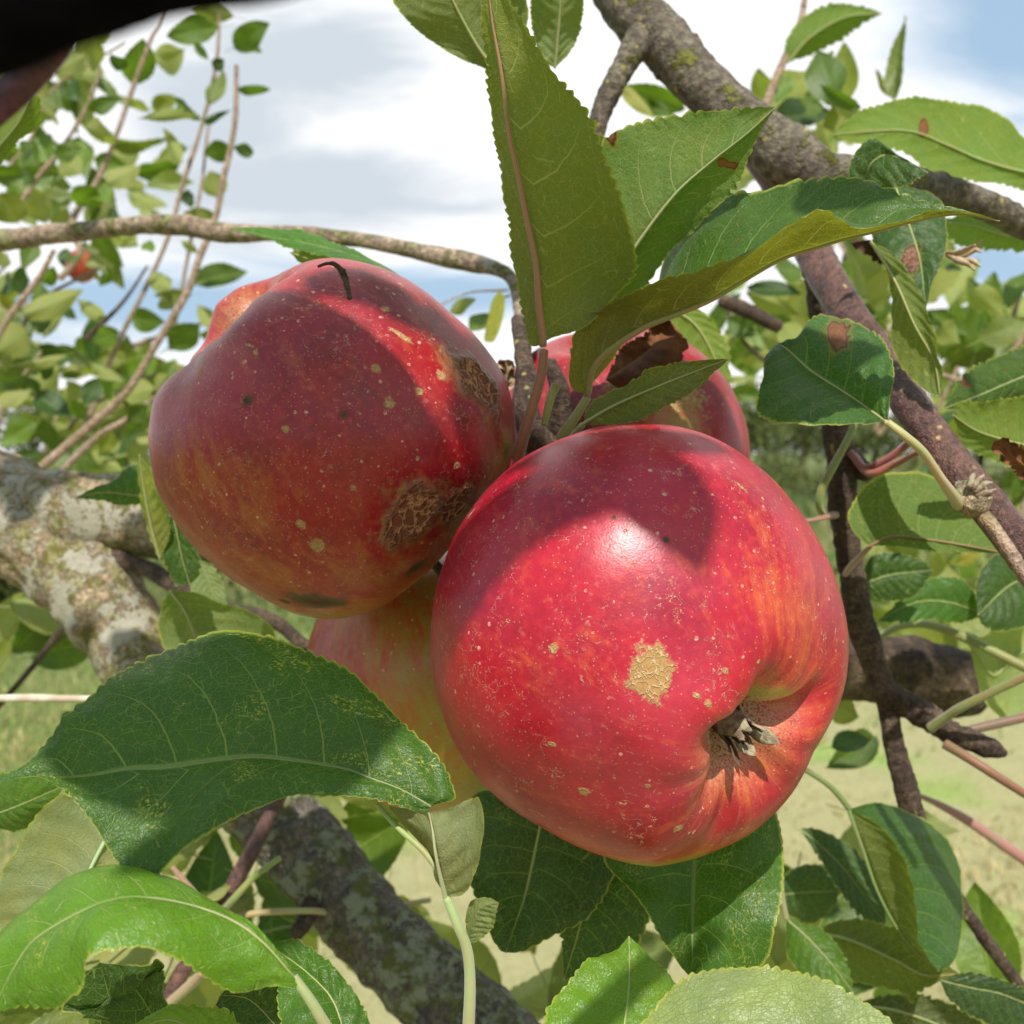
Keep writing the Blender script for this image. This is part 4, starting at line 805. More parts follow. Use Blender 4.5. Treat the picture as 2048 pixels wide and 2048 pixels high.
stalk([(1600, 1043, .30, 5), (1630, 1039, .31, 6), (1668, 1030, .32, 7)], (0.3, 0.1, 0.05))
stalk([(1750, 1285, .40, 9), (1775, 1265, .39, 9), (1810, 1250, .38, 10), (1860, 1250, .37, 11), (1930, 1276, .36, 12), (2060, 1340, .35, 12)], OLV)
stalk([(1860, 1457, .32, 13), (1895, 1432, .315, 11), (1935, 1408, .31, 11), (2060, 1350, .30, 10)], (0.20, 0.17, 0.05))
stalk([(1890, 1488, .32, 13), (1935, 1515, .315, 12), (1990, 1550, .31, 12), (2070, 1600, .30, 11)], (0.20, 0.08, 0.04))
stalk([(1900, 1468, .33, 9), (1960, 1455, .33, 12), (2070, 1430, .33, 12)], (0.16, 0.07, 0.05))
stalk([(1825, 1586, .42, 5), (1880, 1610, .42, 9), (1950, 1650, .42, 13), (2000, 1685, .42, 14), (2080, 1740, .42, 14)], (0.30, 0.13, 0.11))
stalk([(1088, 850, .235, 9), (1100, 800, .235, 11), (1112, 770, .236, 12)], (0.30, 0.27, 0.05))
stalk([(754, 1608, .18, 6), (790, 1650, .178, 7), (845, 1700, .176, 8), (880, 1745, .174, 9)], (0.28, 0.30, 0.10))
stalk([(345, 1735, .30, 6), (370, 1765, .30, 8), (395, 1800, .30, 11), (405, 1830, .30, 11)], (0.32, 0.14, 0.10))
stalk([(560, 1716, .33, 7), (510, 1752, .33, 8), (470, 1795, .33, 9), (445, 1825, .335, 9)], OLV)
stalk([(860, 1800, .40, 7), (760, 1818, .39, 8), (700, 1826, .385, 8), (620, 1822, .365, 8), (520, 1825, .36, 8), (465, 1838, .36, 8)], TANC)
stalk([(340, 2005, .31, 12), (380, 1970, .305, 13), (405, 1945, .30, 10)], (0.36, 0.22, 0.12))
# ------------------------------------------------------------ the apple tree: leaves one can make out
DG, MG, LG, BL = (0.024, 0.066, 0.014), (0.050, 0.125, 0.016), (0.11, 0.21, 0.028), (0.034, 0.078, 0.045)
OU, PU, YU = (0.125, 0.125, 0.050), (0.27, 0.30, 0.17), (0.22, 0.22, 0.06)
HL = hero_leaf
# tall upright leaf, underside to the lens
HL(tree, [(1088, 690), (1080, 616), (1073, 525), (1055, 435), (1037, 344), (1019, 261), (1004, 145), (985, 40), (972, -70)],
   [(1057, 686), (1041, 600), (1022, 507), (1015, 424), (990, 290), (975, 145), (963, 0), (962, -45)],
   [(1100, 678), (1171, 652), (1236, 590), (1271, 543), (1262, 471), (1233, 380), (1207, 308), (1167, 217), (1102, 145), (1062, 72), (1015, 0), (990, -45)],
   (.225, .215, .205, .20), (.228, .22, .215, .205), (.222, .205, .198, .198), top=-1, colr=(0.05, 0.12, 0.02), under=(0.20, 0.22, 0.06), bulge=(0.10, 0.12), teeth=40, tamp=.011, nlat=7,
   stalk=[(1088, 700, .225, 13), (1082, 750, .226, 14), (1066, 810, .227, 14), (1048, 870, .229, 15), (1034, 915, .232, 17)], stalk_col=(0.30, 0.09, 0.05), rs=13, seed=1, mid_col=(0.34, 0.16, 0.08), rust=.15, label='tallest leaf of the spur, standing upright with its olive underside to the lens')
# light green leaf to its right
HL(tree, [(1180, 640), (1269, 496), (1348, 391), (1420, 326), (1493, 268), (1552, 214)],
   [(1150, 480), (1165, 340), (1204, 286), (1262, 250), (1316, 235), (1388, 225), (1457, 219), (1520, 214)],
   [(1250, 640), (1330, 520), (1390, 460), (1420, 425), (1457, 390), (1485, 350), (1493, 326), (1518, 268)],
   (.235, .228, .222, .215), (.238, .232, .225), (.238, .23, .222), top=-1, colr=(0.05, 0.15, 0.02), under=(0.13, 0.19, 0.055), bulge=(.08, .12), teeth=30, tamp=.011, nlat=8, rs=8, stalk_col=(0.30, 0.30, 0.12), seed=2,
   spots=[(1222, 276, 14, 1.0), (1462, 329, 16, 2.2), (1445, 326, 9, 1)], label='light green leaf with a brown chewed corner and a rust spot near its tip')
# long gutter-folded leaf
HL(tree, [(1175, 790), (1185, 735), (1230, 690), (1294, 650), (1348, 628), (1420, 598), (1493, 555), (1565, 515), (1638, 492), (1692, 476), (1747, 463), (1833, 441), (1920, 428), (2000, 442)],
   [(1300, 600), (1330, 520), (1380, 440), (1453, 392), (1511, 384), (1558, 370), (1602, 361), (1656, 355), (1728, 358), (1765, 373), (1808, 392), (1862, 408), (1920, 421)],
   [(1140, 770), (1142, 700), (1152, 660), (1189, 625), (1243, 598), (1316, 565), (1390, 547), (1457, 522), (1522, 489), (1573, 453), (1609, 430), (1645, 419), (1674, 437), (1710, 458), (1747, 462), (1800, 448), (1860, 425), (1940, 427)],
   (.232, .216, .208, .202, .200), (.245, .236, .228, .215, .205), (.225, .204, .193, .192, .198), top=-1, colr=(0.036, 0.095, 0.016), under=(0.21, 0.17, 0.045), bulge=(-.05, .10), teeth=34, tamp=.010, nlat=10,
   stalk=[(1175, 795, .232, 12), (1150, 835, .233, 13), (1120, 880, .235, 15)], stalk_col=(0.28, 0.22, 0.07), rs=12, seed=3, rust=.2, label='long leaf folded like a gutter, dark green inside and olive brown outside')
# small olive leaf under it
HL(tree, [(1165, 850), (1230, 812), (1320, 772), (1400, 740), (1458, 717)], [(1185, 806), (1251, 762), (1300, 738), (1346, 726), (1410, 720)], [(1272, 842), (1346, 802), (1395, 775), (1430, 745)],
   (.222, .212, .205), (.226, .216, .208), (.216, .207, .204), top=-1, colr=(0.05, 0.11, 0.02), under=(0.14, 0.15, 0.05), teeth=26, tamp=.010, rs=6, seed=4, stalk=[(1165, 850, .222, 9), (1140, 880, .228, 10), (1120, 905, .235, 10)], label='small olive leaf lying just over the top of the front apple')
# leaf on the long tan stalk at right
HL(tree, [(1775, 845), (1696, 790), (1622, 742), (1560, 690), (1528, 718)], [(1783, 790), (1787, 735), (1765, 680), (1712, 648), (1640, 632), (1605, 655), (1585, 690), (1550, 705)], [(1700, 851), (1654, 850), (1569, 848), (1521, 832), (1514, 796), (1524, 758)],
   (.225, .232, .238, .242, .236), (.226, .236, .246, .248, .243), (.222, .222, .224, .230), top=1, colr=(0.030, 0.100, 0.026), bulge=(.12, .10), teeth=26, tamp=.012, nlat=7, rs=9, seed=5,
   stalk=[(1775, 845, .225, 11), (1810, 872, .224, 12), (1846, 905, .226, 12), (1880, 955, .231, 12), (1905, 990, .237, 14), (1918, 1008, .24, 17)], stalk_col=(0.40, 0.30, 0.13), spots=[(1675, 668, 21, .75)], label='dark green leaf with a tan brown hole, on a long tan stalk at right')
# big leaf at lower left: blade and its turned-over base
HL(tree, [(862, 1612), (800, 1578), (740, 1556), (688, 1538), (600, 1524), (504, 1515), (399, 1526), (326, 1536), (261, 1538), (180, 1552), (98, 1556), (40, 1552), (-12, 1568)],
   [(908, 1600), (905, 1575), (888, 1536), (852, 1490), (809, 1448), (754, 1391), (688, 1338), (598, 1301), (518, 1273), (442, 1268), (384, 1281), (293, 1318), (232, 1352), (181, 1396), (130, 1430), (110, 1465), (60, 1520), (20, 1545)],
   [(852, 1627), (800, 1614), (754, 1602), (699, 1594), (640, 1590), (580, 1595), (471, 1636), (399, 1675), (340, 1722), (300, 1760), (250, 1744), (217, 1700), (180, 1640), (127, 1583), (100, 1562), (72, 1552), (30, 1557)],
   (.175, .176, .172, .168, .165), (.182, .19, .192, .185, .172), (.172, .166, .158, .160, .163), top=1, colr=(0.032, 0.098, 0.016), bulge=(.10, .10), teeth=46, tamp=.009, nlat=9, nu=240, nv=14, rs=5, seed=6, mottle=1.3, quilt=.0003,
   midrib=True, stalk_col=(0.17, 0.20, 0.07), label='largest dark green leaf at lower left, its tip at the left edge')
HL(tree, [(893, 1795), (881, 1747), (872, 1705), (866, 1662), (858, 1625)], [(862, 1730), (835, 1690), (800, 1650), (770, 1615), (820, 1618)], [(928, 1788), (950, 1746), (966, 1680), (967, 1635), (950, 1596), (902, 1612)],
   (.172, .170, .169, .172), (.178, .182, .180), (.168, .164, .165, .170), top=-1, colr=(0.04, 0.10, 0.02), under=(0.27, 0.29, 0.16), bulge=(.06, .14), teeth=16, tamp=.008, rs=8, seed=7, nlat=5, stalk_col=(0.32, 0.33, 0.15), rust=.4,
   stalk=[(893, 1795, .172, 12), (915, 1850, .172, 14), (934, 1900, .173, 14), (940, 1970, .174, 14), (936, 2080, .175, 15)], label='turned-over pale downy base of the big leaf')
HL(tree, [(936, 1890), (945, 1850), (960, 1815), (998, 1805)], [(930, 1850), (935, 1815), (945, 1800), (975, 1795)], [(960, 1880), (985, 1855), (992, 1825)], (.174, .172, .170), (.174, .172), (.172, .170), top=-1, colr=(0.06, 0.16, 0.02), under=(0.24, 0.27, 0.14), teeth=8, tamp=.015, rs=3, seed=8, midrib=False)
# glossy arched leaf, bottom left
HL(tree, [(588, 1955), (525, 1884), (471, 1844), (399, 1815), (308, 1797), (235, 1799), (163, 1823), (72, 1877), (29, 1935), (-10, 2010), (-50, 2060)],
   [(575, 1925), (520, 1868), (478, 1838), (435, 1820), (362, 1792), (312, 1768), (261, 1750), (217, 1745), (174, 1754), (127, 1786), (72, 1823), (0, 1870), (-50, 1940)],
   [(594, 1975), (543, 1971), (471, 1985), (409, 1953), (362, 1924), (301, 1899), (254, 1897), (199, 1910), (178, 1928), (170, 1978), (145, 2000), (109, 2018), (47, 2011), (0, 2024), (-30, 2050)],
   (.150, .150, .150, .149), (.152, .166, .168, .158), (.148, .142, .140, .146), top=1, colr=(0.080, 0.20, 0.014), bulge=(.14, .20), teeth=34, tamp=.006, nlat=8, nu=200, nv=13, rs=7, seed=9, mottle=1.0, stalk_col=(0.30, 0.27, 0.12), quilt=.00025,
   stalk=[(588, 1955, .150, 12), (620, 2000, .150, 13), (665, 2075, .151, 14)], label='glossy bright green arched leaf at the bottom left')
# pale underside behind them
HL(tree, [(222, 1660), (190, 1720), (150, 1800), (90, 1880), (20, 1960)], [(170, 1600), (120, 1590), (72, 1631), (36, 1688), (0, 1757), (-30, 1850)], [(250, 1740), (230, 1810), (160, 1900), (80, 1960)],
   (.215, .215, .22), (.212, .215, .22), (.215, .215, .22), top=-1, colr=(0.07, 0.14, 0.04), under=(0.31, 0.34, 0.22), teeth=20, tamp=.006, rs=7, seed=10, nlat=8, stalk_col=(0.42, 0.44, 0.28), label='pale whitish leaf underside at the left below the big dark leaf')
HL(tree, [(-40, 1640), (40, 1610), (130, 1570)], [(-20, 1560), (50, 1540), (110, 1545)], [(0, 1655), (60, 1650), (110, 1600)], (.26, .25, .25), (.26, .25), (.26, .25), top=1, colr=MG, teeth=14, rs=4, seed=11)
HL(tree, [(420, 2110), (330, 2060), (280, 1990), (255, 1960), (225, 2000), (200, 1925)], [(330, 2000), (330, 1950), (312, 1918), (290, 1930)], [(250, 2090), (190, 2040), (120, 2010), (160, 1960)], (.20, .195, .19), (.20, .19), (.195, .19), top=1, colr=DG, teeth=12, rs=4, seed=12, midrib=False)
HL(tree, [(500, 2090), (400, 2060), (330, 2040), (250, 2070)], [(460, 2025), (400, 2012), (330, 2016), (270, 2050)], [(450, 2120), (350, 2110)], (.18, .175, .175), (.178, .176), (.18, .176), top=1, colr=LG, teeth=14, rs=4, seed=13, mottle=.6)
HL(tree, [(700, 2120), (670, 2010), (620, 1950), (540, 1890)], [(600, 2100), (560, 2040), (555, 1960), (545, 1905)], [(745, 2080), (722, 2011), (677, 1942), (634, 1906), (594, 1880), (560, 1882)], (.175, .178, .182, .185), (.17, .175, .18), (.18, .18, .185), top=1, colr=(0.04, 0.12, 0.02), teeth=20, tamp=.012, rs=6, seed=14, label='green leaf with toothed edge just right of the arched leaf')
HL(tree, [(560, 2060), (500, 2000), (440, 1990)], [(480, 2060), (430, 2030)], [(590, 2000), (530, 1960), (470, 1965)], (.20, .20, .20), (.2, .2), (.2, .2), top=1, colr=DG, teeth=12, rs=4, seed=15)
# dark leaves under the front apple
HL(tree, [(1090, 1600), (1070, 1700), (1050, 1790), (1030, 1850), (1012, 1905)], [(960, 1580), (930, 1650), (935, 1740), (960, 1820), (985, 1875), (1000, 1900)], [(1210, 1660), (1230, 1740), (1180, 1830), (1110, 1870), (1060, 1895), (1035, 1905)], (.245, .245, .24), (.25, .25, .24), (.25, .245, .24), top=1, colr=DG, bulge=(.12, .12), teeth=20, tamp=.010, rs=6, seed=16, nlat=7, mottle=.5, label='dark shaded leaf directly below the front apple')
HL(tree, [(1200, 1680), (1180, 1760), (1160, 1850), (1128, 1960)], [(1130, 1720), (1122, 1800), (1124, 1870), (1126, 1920)], [(1290, 1750), (1300, 1830), (1260, 1900), (1190, 1940)], (.255, .25, .25), (.255, .25), (.25, .25), top=1, colr=DG, teeth=16, rs=5, seed=17, nlat=7)
HL(tree, [(1400, 1620), (1390, 1700), (1386, 1780), (1384, 1860), (1384, 1958)], [(1230, 1640), (1207, 1717), (1262, 1783), (1316, 1866), (1355, 1925)], [(1530, 1600), (1552, 1630), (1567, 1700), (1565, 1783), (1551, 1855), (1529, 1924), (1450, 1960)], (.228, .224, .22, .215), (.225, .22, .213), (.232, .222, .212, .212), top=1, colr=(0.036, 0.105, 0.022), bulge=(.10, .12), teeth=30, tamp=.008, rs=5, seed=18, nlat=6, mottle=.8, stalk_col=(0.14, 0.2, 0.06), label='leaf below the front apple, half in its shadow and half sunlit')
HL(tree, [(1235, 2130), (1250, 2040), (1258, 1960), (1258, 1872)], [(1110, 2110), (1092, 2026), (1138, 1964), (1171, 1922), (1196, 1915), (1233, 1899)], [(1420, 2090), (1400, 2030), (1349, 1964), (1300, 1910)], (.180, .185, .19, .195), (.178, .184, .19), (.185, .19, .195), top=1, colr=(0.085, 0.20, 0.022), bulge=(.1, .1), teeth=22, tamp=.013, rs=6, seed=19, nlat=8, mottle=.5, label='sunlit bright green leaf with a pointed tip at the bottom, left of centre-right')
HL(tree, [(1300, 2350), (1420, 2250), (1560, 2180), (1700, 2150), (1830, 2110)], [(1225, 2200), (1240, 2090), (1294, 2032), (1348, 1972), (1395, 1946), (1457, 1937), (1536, 1935), (1602, 1949), (1660, 1964), (1696, 1986), (1747, 2015), (1790, 2050)], [(1400, 2400), (1650, 2350), (1800, 2200)], (.165, .165, .165), (.168, .178, .178, .17), (.16, .16), top=1, colr=(0.19, 0.26, 0.22), bulge=(.10, .1), teeth=44, tamp=.010, nu=220, rs=7, seed=20, nlat=12, mottle=.5, label='large pale grey-green leaf filling the bottom edge')
# leaves lower right
HL(tree, [(1699, 1618), (1728, 1700), (1757, 1783), (1797, 1858), (1840, 1910), (1878, 1942)], [(1746, 1606), (1797, 1616), (1870, 1656), (1913, 1714), (1924, 1783), (1924, 1855), (1906, 1924)], [(1740, 1640), (1772, 1665), (1804, 1710), (1823, 1765), (1830, 1819), (1841, 1890), (1860, 1925)],
   (.30, .295, .29, .285), (.318, .325, .31), (.292, .28, .278, .282), top=-1, colr=(0.024, 0.085, 0.014), under=(0.15, 0.17, 0.045), bulge=(.05, .1), teeth=26, tamp=.010, rs=7, seed=21, stalk=[(1699, 1618, .30, 9), (1670, 1582, .30, 8), (1640, 1558, .30, 7), (1598, 1532, .30, 7)], stalk_col=(0.12, 0.16, 0.035), label='folded leaf at lower right, dark green inside with an olive outer flap')
HL(tree, [(1598, 1656), (1640, 1690), (1690, 1740), (1735, 1800), (1772, 1848)], [(1630, 1658), (1672, 1674), (1720, 1712), (1765, 1790)], [(1620, 1690), (1650, 1735), (1690, 1800), (1730, 1840)], (.36, .355, .35), (.36, .355), (.355, .35), top=1, colr=BL, teeth=14, rs=4, seed=22, label='bluish green narrow leaf over the dry grass at lower right')
HL(tree, [(1560, 1790), (1610, 1785), (1680, 1782)], [(1575, 1745), (1625, 1728), (1665, 1745)], [(1580, 1830), (1625, 1844), (1665, 1815)], (.38, .375, .375), (.38, .375), (.38, .375), top=1, colr=BL, teeth=10, rs=3, seed=23)
HL(tree, [(1631, 1865), (1700, 1880), (1790, 1920), (1850, 1950), (1920, 1948)], [(1670, 1845), (1730, 1838), (1800, 1860), (1870, 1915)], [(1660, 1930), (1720, 1965), (1800, 1985), (1826, 2004), (1840, 1982)], (.33, .32, .315, .31), (.33, .315), (.325, .315), top=-1, colr=(0.05, 0.12, 0.02), under=(0.13, 0.155, 0.04), teeth=16, rs=5, seed=24, label='olive leaf with a little tail at lower right')
HL(tree, [(1573, 1838), (1620, 1880), (1665, 1930), (1708, 1988)], [(1600, 1845), (1650, 1865), (1690, 1920)], [(1575, 1900), (1600, 1945), (1660, 1975)], (.31, .305, .30), (.31, .305), (.31, .3), top=1, colr=MG, teeth=14, rs=4, seed=25, stalk=[(1573, 1838, .31, 8), (1562, 1780, .31, 8), (1560, 1700, .31, 7)], stalk_col=(0.25, 0.22, 0.1))
HL(tree, [(1880, 1960), (1940, 1975), (2010, 1990), (2100, 2030)], [(1930, 1945), (1990, 1955), (2060, 1985)], [(1900, 2000), (1960, 2040), (2040, 2070)], (.30, .30, .30), (.3, .3), (.3, .3), top=1, colr=(0.02, 0.05, 0.03), teeth=14, rs=4, seed=26)
HL(tree, [(1700, 2010), (1790, 2020), (1900, 2060), (2000, 2120)], [(1780, 1990), (1880, 2000), (1980, 2060)], [(1760, 2060), (1880, 2120)], (.34, .335, .33), (.34, .33), (.34, .33), top=-1, colr=(0.03, 0.07, 0.02), under=(0.07, 0.08, 0.04), teeth=14, rs=4, seed=27)
# leaves at the right edge and middle
HL(tree, [(1740, 1093), (1775, 1077), (1819, 1076), (1928, 1091), (2012, 1107)], [(1712, 1070), (1696, 1040), (1699, 1020), (1728, 972), (1779, 944), (1848, 946), (1900, 975), (1970, 1030)], [(1790, 1090), (1860, 1100), (1960, 1105)], (.29, .285, .28, .28), (.298, .30, .295), (.28, .28), top=-1, colr=(0.05, 0.13, 0.02), under=(0.105, 0.165, 0.035), teeth=26, tamp=.009, rs=6, seed=28, rust=.5, stalk=[(1740, 1093, .29, 7), (1722, 1112, .30, 8), (1700, 1134, .315, 8), (1690, 1150, .33, 8)], stalk_col=(0.25, 0.12, 0.05), label='olive green leaf with rusty specks behind the slanting branch')
HL(tree, [(1720, 1170), (1780, 1150), (1865, 1140)], [(1740, 1115), (1790, 1105), (1840, 1120)], [(1760, 1200), (1820, 1195), (1850, 1165)], (.34, .34, .34), (.34, .34), (.34, .34), top=1, colr=DG, teeth=12, rs=4, seed=29)
HL(tree, [(1970, 1230), (1900, 1205), (1830, 1205), (1754, 1243)], [(1930, 1165), (1870, 1155), (1820, 1180), (1785, 1215)], [(1920, 1245), (1860, 1240), (1800, 1245)], (.36, .355, .35), (.36, .355), (.355, .35), top=1, colr=(0.035, 0.105, 0.02), teeth=14, rs=4, seed=30, label='dark leaf with a bright rolled tip right of the front apple')
HL(tree, [(2080, 1150), (2020, 1170), (1955, 1230)], [(2060, 1110), (1990, 1110), (1955, 1160)], [(2080, 1230), (2020, 1260), (1970, 1255)], (.36, .355, .35), (.36, .355), (.355, .35), top=1, colr=DG, teeth=12, rs=4, seed=31)
HL(tree, [(2090, 900), (2010, 880), (1950, 860), (1905, 830)], [(2080, 800), (2020, 796), (1960, 805), (1915, 805)], [(2060, 940), (1990, 922), (1930, 890)], (.28, .275, .27), (.28, .275), (.28, .275), top=-1, colr=(0.06, 0.15, 0.02), under=(0.15, 0.20, 0.035), teeth=18, tamp=.012, rs=5, seed=32, rust=.6, label='yellow-green leaf with brown marks at the right edge')
HL(tree, [(2110, 730), (2030, 760), (1960, 790), (1886, 818)], [(2080, 690), (2000, 712), (1930, 750)], [(2100, 790), (2030, 800), (1960, 815)], (.32, .31, .30), (.32, .31), (.32, .31), top=1, colr=(0.035, 0.08, 0.012), teeth=16, rs=4, seed=33, rust=1.0, label='dark leaf with brown blotches at the right edge')
HL(tree, [(2160, 360), (2048, 345), (1960, 320), (1891, 290), (1808, 262), (1663, 270)], [(2100, 300), (2048, 275), (2015, 235), (1964, 210), (1891, 203), (1819, 196), (1732, 217), (1690, 245)], [(2080, 385), (2029, 373), (1928, 357), (1855, 337), (1808, 303), (1730, 290)], (.38, .375, .37, .365), (.385, .385, .375), (.375, .37, .365), top=-1, colr=(0.07, 0.17, 0.02), under=(0.15, 0.22, 0.045), bulge=(.12, .1), teeth=34, tamp=.007, rs=6, seed=34, spots=[(1846, 258, 9, .55)], label='large light green leaf against the sky at the upper right')
HL(tree, [(1735, 375), (1740, 330), (1780, 310), (1856, 345)], [(1700, 355), (1705, 315), (1739, 278), (1770, 290), (1800, 315)], [(1760, 385), (1800, 375), (1830, 362)], (.26, .255, .25), (.26, .255), (.255, .25), top=1, colr=DG, teeth=16, tamp=.02, rs=5, seed=35, nlat=6, label='small dark green leaf with a jagged edge on the top bough')
HL(tree, [(1790, 370), (1815, 440), (1840, 520), (1852, 616)], [(1750, 400), (1745, 470), (1775, 540), (1820, 600)], [(1866, 391), (1891, 435), (1891, 500), (1866, 565)], (.29, .285, .28), (.295, .285), (.29, .28), top=1, colr=(0.030, 0.080, 0.030), teeth=20, tamp=.005, rs=5, seed=36, spots=[(1823, 514, 15, .6)], label='dark bluish leaf with a tan oval hole')
HL(tree, [(1742, 482), (1790, 560), (1830, 650), (1868, 720), (1880, 790)], [(1765, 520), (1776, 560), (1780, 640), (1795, 720), (1850, 780)], [(1790, 511), (1844, 594), (1866, 659), (1873, 700), (1884, 750)], (.27, .265, .26), (.275, .27), (.265, .26), top=-1, colr=(0.05, 0.13, 0.02), under=(0.155, 0.19, 0.05), teeth=20, tamp=.005, rs=5, seed=37, label='long hanging olive green leaf behind the slanting branch')
HL(tree, [(2100, 480), (2010, 470), (1940, 450), (1870, 445)], [(2080, 430), (2000, 412), (1930, 425)], [(2080, 500), (2000, 500), (1920, 490)], (.40, .39, .38), (.4, .39), (.4, .39), top=-1, colr=(0.07, 0.17, 0.03), under=(0.16, 0.25, 0.07), teeth=14, rs=3, seed=38)
HL(tree3, [(1576, 125), (1620, 75), (1690, 35), (1765, 27)], [(1570, 90), (1600, 40), (1660, 8), (1730, 15)], [(1620, 110), (1680, 80), (1730, 45)], (.60, .59, .58), (.6, .59), (.6, .59), top=-1, colr=(0.06, 0.16, 0.02), under=(0.15, 0.22, 0.05), teeth=14, rs=4, seed=39)
HL(tree, [(1000, 150), (960, 100), (920, 30), (890, -30), (850, -90)], [(930, 122), (870, 87), (820, 47), (787, 0), (780, -60)], [(1053, 58), (1053, 0), (1010, -60), (930, -100)], (.26, .255, .25), (.26, .25), (.26, .25), top=-1, colr=(0.05, 0.10, 0.03), under=(0.15, 0.18, 0.08), teeth=24, tamp=.007, rs=6, seed=40, label='grey-green leaf hanging in from the top behind the tall leaf')
HL(tree, [(1110, 136), (1115, 80), (1120, 0), (1110, -80)], [(1085, 120), (1064, 60), (1062, 0), (1070, -50)], [(1140, 105), (1160, 60), (1167, 10), (1160, -60)], (.28, .275, .27), (.28, .27), (.28, .27), top=-1, colr=(0.06, 0.12, 0.04), under=(0.18, 0.23, 0.11), teeth=20, tamp=.010, rs=4, seed=41, label='paler grey-green leaf tip hanging from the top edge')
HL(tree, [(815, 560), (720, 515), (620, 488), (540, 474), (452, 455)], [(760, 528), (700, 500), (655, 480), (600, 462), (543, 458)], [(780, 552), (700, 528), (630, 510), (590, 500), (540, 480)], (.275, .285, .295, .30), (.285, .295, .30), (.275, .285, .295), top=1, colr=(0.05, 0.15, 0.03), teeth=24, tamp=.008, rs=4, seed=42, stalk_col=(0.2, 0.26, 0.05), label='leaf pointing left behind the top of the scabbed apple')
HL(tree, [(800, 570), (720, 545), (640, 525), (580, 505)], [(770, 552), (700, 522), (650, 508), (600, 500)], [(760, 590), (680, 570), (620, 545)], (.28, .285, .29), (.28, .285), (.285, .29), top=-1, colr=(0.05, 0.15, 0.03), under=(0.18, 0.25, 0.05), teeth=18, rs=3, seed=43)
# leaves left of the scabbed apple
HL(tree, [(318, 1000), (260, 990), (205, 985), (150, 996)], [(290, 930), (255, 935), (225, 962), (190, 975)], [(290, 1008), (235, 1008), (215, 1002)], (.34, .335, .33), (.34, .335), (.34, .335), top=1, colr=(0.035, 0.10, 0.035), teeth=12, rs=4, seed=44)
HL(tree, [(321, 1118), (305, 1060), (290, 985), (279, 908)], [(308, 1100), (288, 1040), (277, 980), (275, 940)], [(338, 1070), (336, 1030), (318, 980), (298, 935)], (.30, .295, .29), (.302, .295), (.295, .29), top=-1, colr=(0.07, 0.14, 0.03), under=(0.27, 0.29, 0.08), teeth=20, tamp=.010, rs=4, seed=45, label='narrow yellowish leaf edge standing upright left of the scabbed apple')
HL(tree, [(330, 960), (350, 1050), (365, 1120), (380, 1170)], [(318, 1010), (320, 1080), (345, 1160)], [(350, 985), (385, 1070), (400, 1140)], (.30, .30, .30), (.3, .3), (.3, .3), top=1, colr=DG, teeth=14, rs=4, seed=46)
HL(tree, [(340, 1180), (370, 1220), (395, 1280), (430, 1340)], [(318, 1230), (322, 1290), (370, 1340)], [(390, 1185), (450, 1208), (500, 1222), (550, 1265), (530, 1320)], (.32, .32, .315), (.33, .325), (.315, .31), top=-1, colr=(0.05, 0.11, 0.03), under=(0.15, 0.20, 0.07), teeth=18, tamp=.004, rs=5, seed=47, nlat=6, label='grey-olive leaf below the scabbed apple at left')
HL(tree, [(400, 1120), (415, 1160), (440, 1215)], [(380, 1140), (382, 1180), (400, 1215)], [(425, 1130), (445, 1165), (452, 1210)], (.34, .34, .34), (.34, .34), (.34, .34), top=-1, colr=MG, under=(0.26, 0.32, 0.2), teeth=8, rs=3, seed=48, midrib=False)
HL(tree, [(-40, 340), (0, 290), (40, 240), (62, 190)], [(-50, 280), (-20, 220), (10, 180), (40, 168)], [(0, 330), (40, 285), (78, 250), (80, 200)], (.34, .33, .32), (.34, .33), (.34, .33), top=-1, colr=(0.06, 0.14, 0.02), under=(0.16, 0.21, 0.05), teeth=16, tamp=.012, rs=4, seed=49, label='green leaf at the left edge under the dark stem')
HL(tree, [(2070, 1290), (2020, 1320), (1985, 1350), (1940, 1290)], [(2060, 1250), (2010, 1260), (1960, 1275)], [(2080, 1400), (2020, 1440), (1970, 1400)], (.37, .365, .36), (.37, .365), (.37, .365), top=-1, colr=LG, under=(0.30, 0.36, 0.18), teeth=10, rs=3, seed=50, label='pale leaf past the cut stub at the right edge')
HL(tree, [(1330, 610), (1390, 650), (1430, 720), (1450, 800)], [(1320, 660), (1360, 730), (1420, 790)], [(1400, 620), (1450, 680), (1460, 740)], (.33, .33, .33), (.33, .33), (.33, .33), top=-1, colr=(0.07, 0.16, 0.02), under=(0.18, 0.25, 0.06), teeth=12, rs=4, seed=51)
# withered brown bits
HL(tree, [(1210, 760), (1270, 720), (1310, 690), (1350, 670), (1340, 640)], [(1240, 700), (1290, 665), (1320, 640)], [(1270, 790), (1330, 760), (1370, 690)], (.262, .26, .258), (.265, .26), (.26, .258), top=-1, bulge=(.5, -.4), teeth=12, tamp=.03, wave=.004, seed=52, midrib=False, mat=M_WITHER, name='withered_leaf', label='brown withered leaf behind the long folded leaf')
HL(tree, [(1005, 790), (1015, 750), (1010, 720)], [(995, 770), (990, 735), (998, 722)], [(1030, 770), (1030, 735), (1022, 720)], (.27, .268, .266), (.27, .268), (.27, .268), top=-1, bulge=(.3, .3), teeth=8, tamp=.03, wave=.002, seed=53, midrib=False, mat=M_TAN, name='withered_leaf')
HL(tree, [(1810, 520), (1770, 500), (1740, 480), (1700, 487)], [(1790, 500), (1760, 484), (1720, 478)], [(1790, 535), (1750, 520), (1720, 500)], (.30, .29, .285), (.3, .29), (.3, .29), top=-1, bulge=(.4, .4), teeth=10, tamp=.03, wave=.003, seed=54, midrib=False, mat=M_SEPALD, name='withered_leaf')
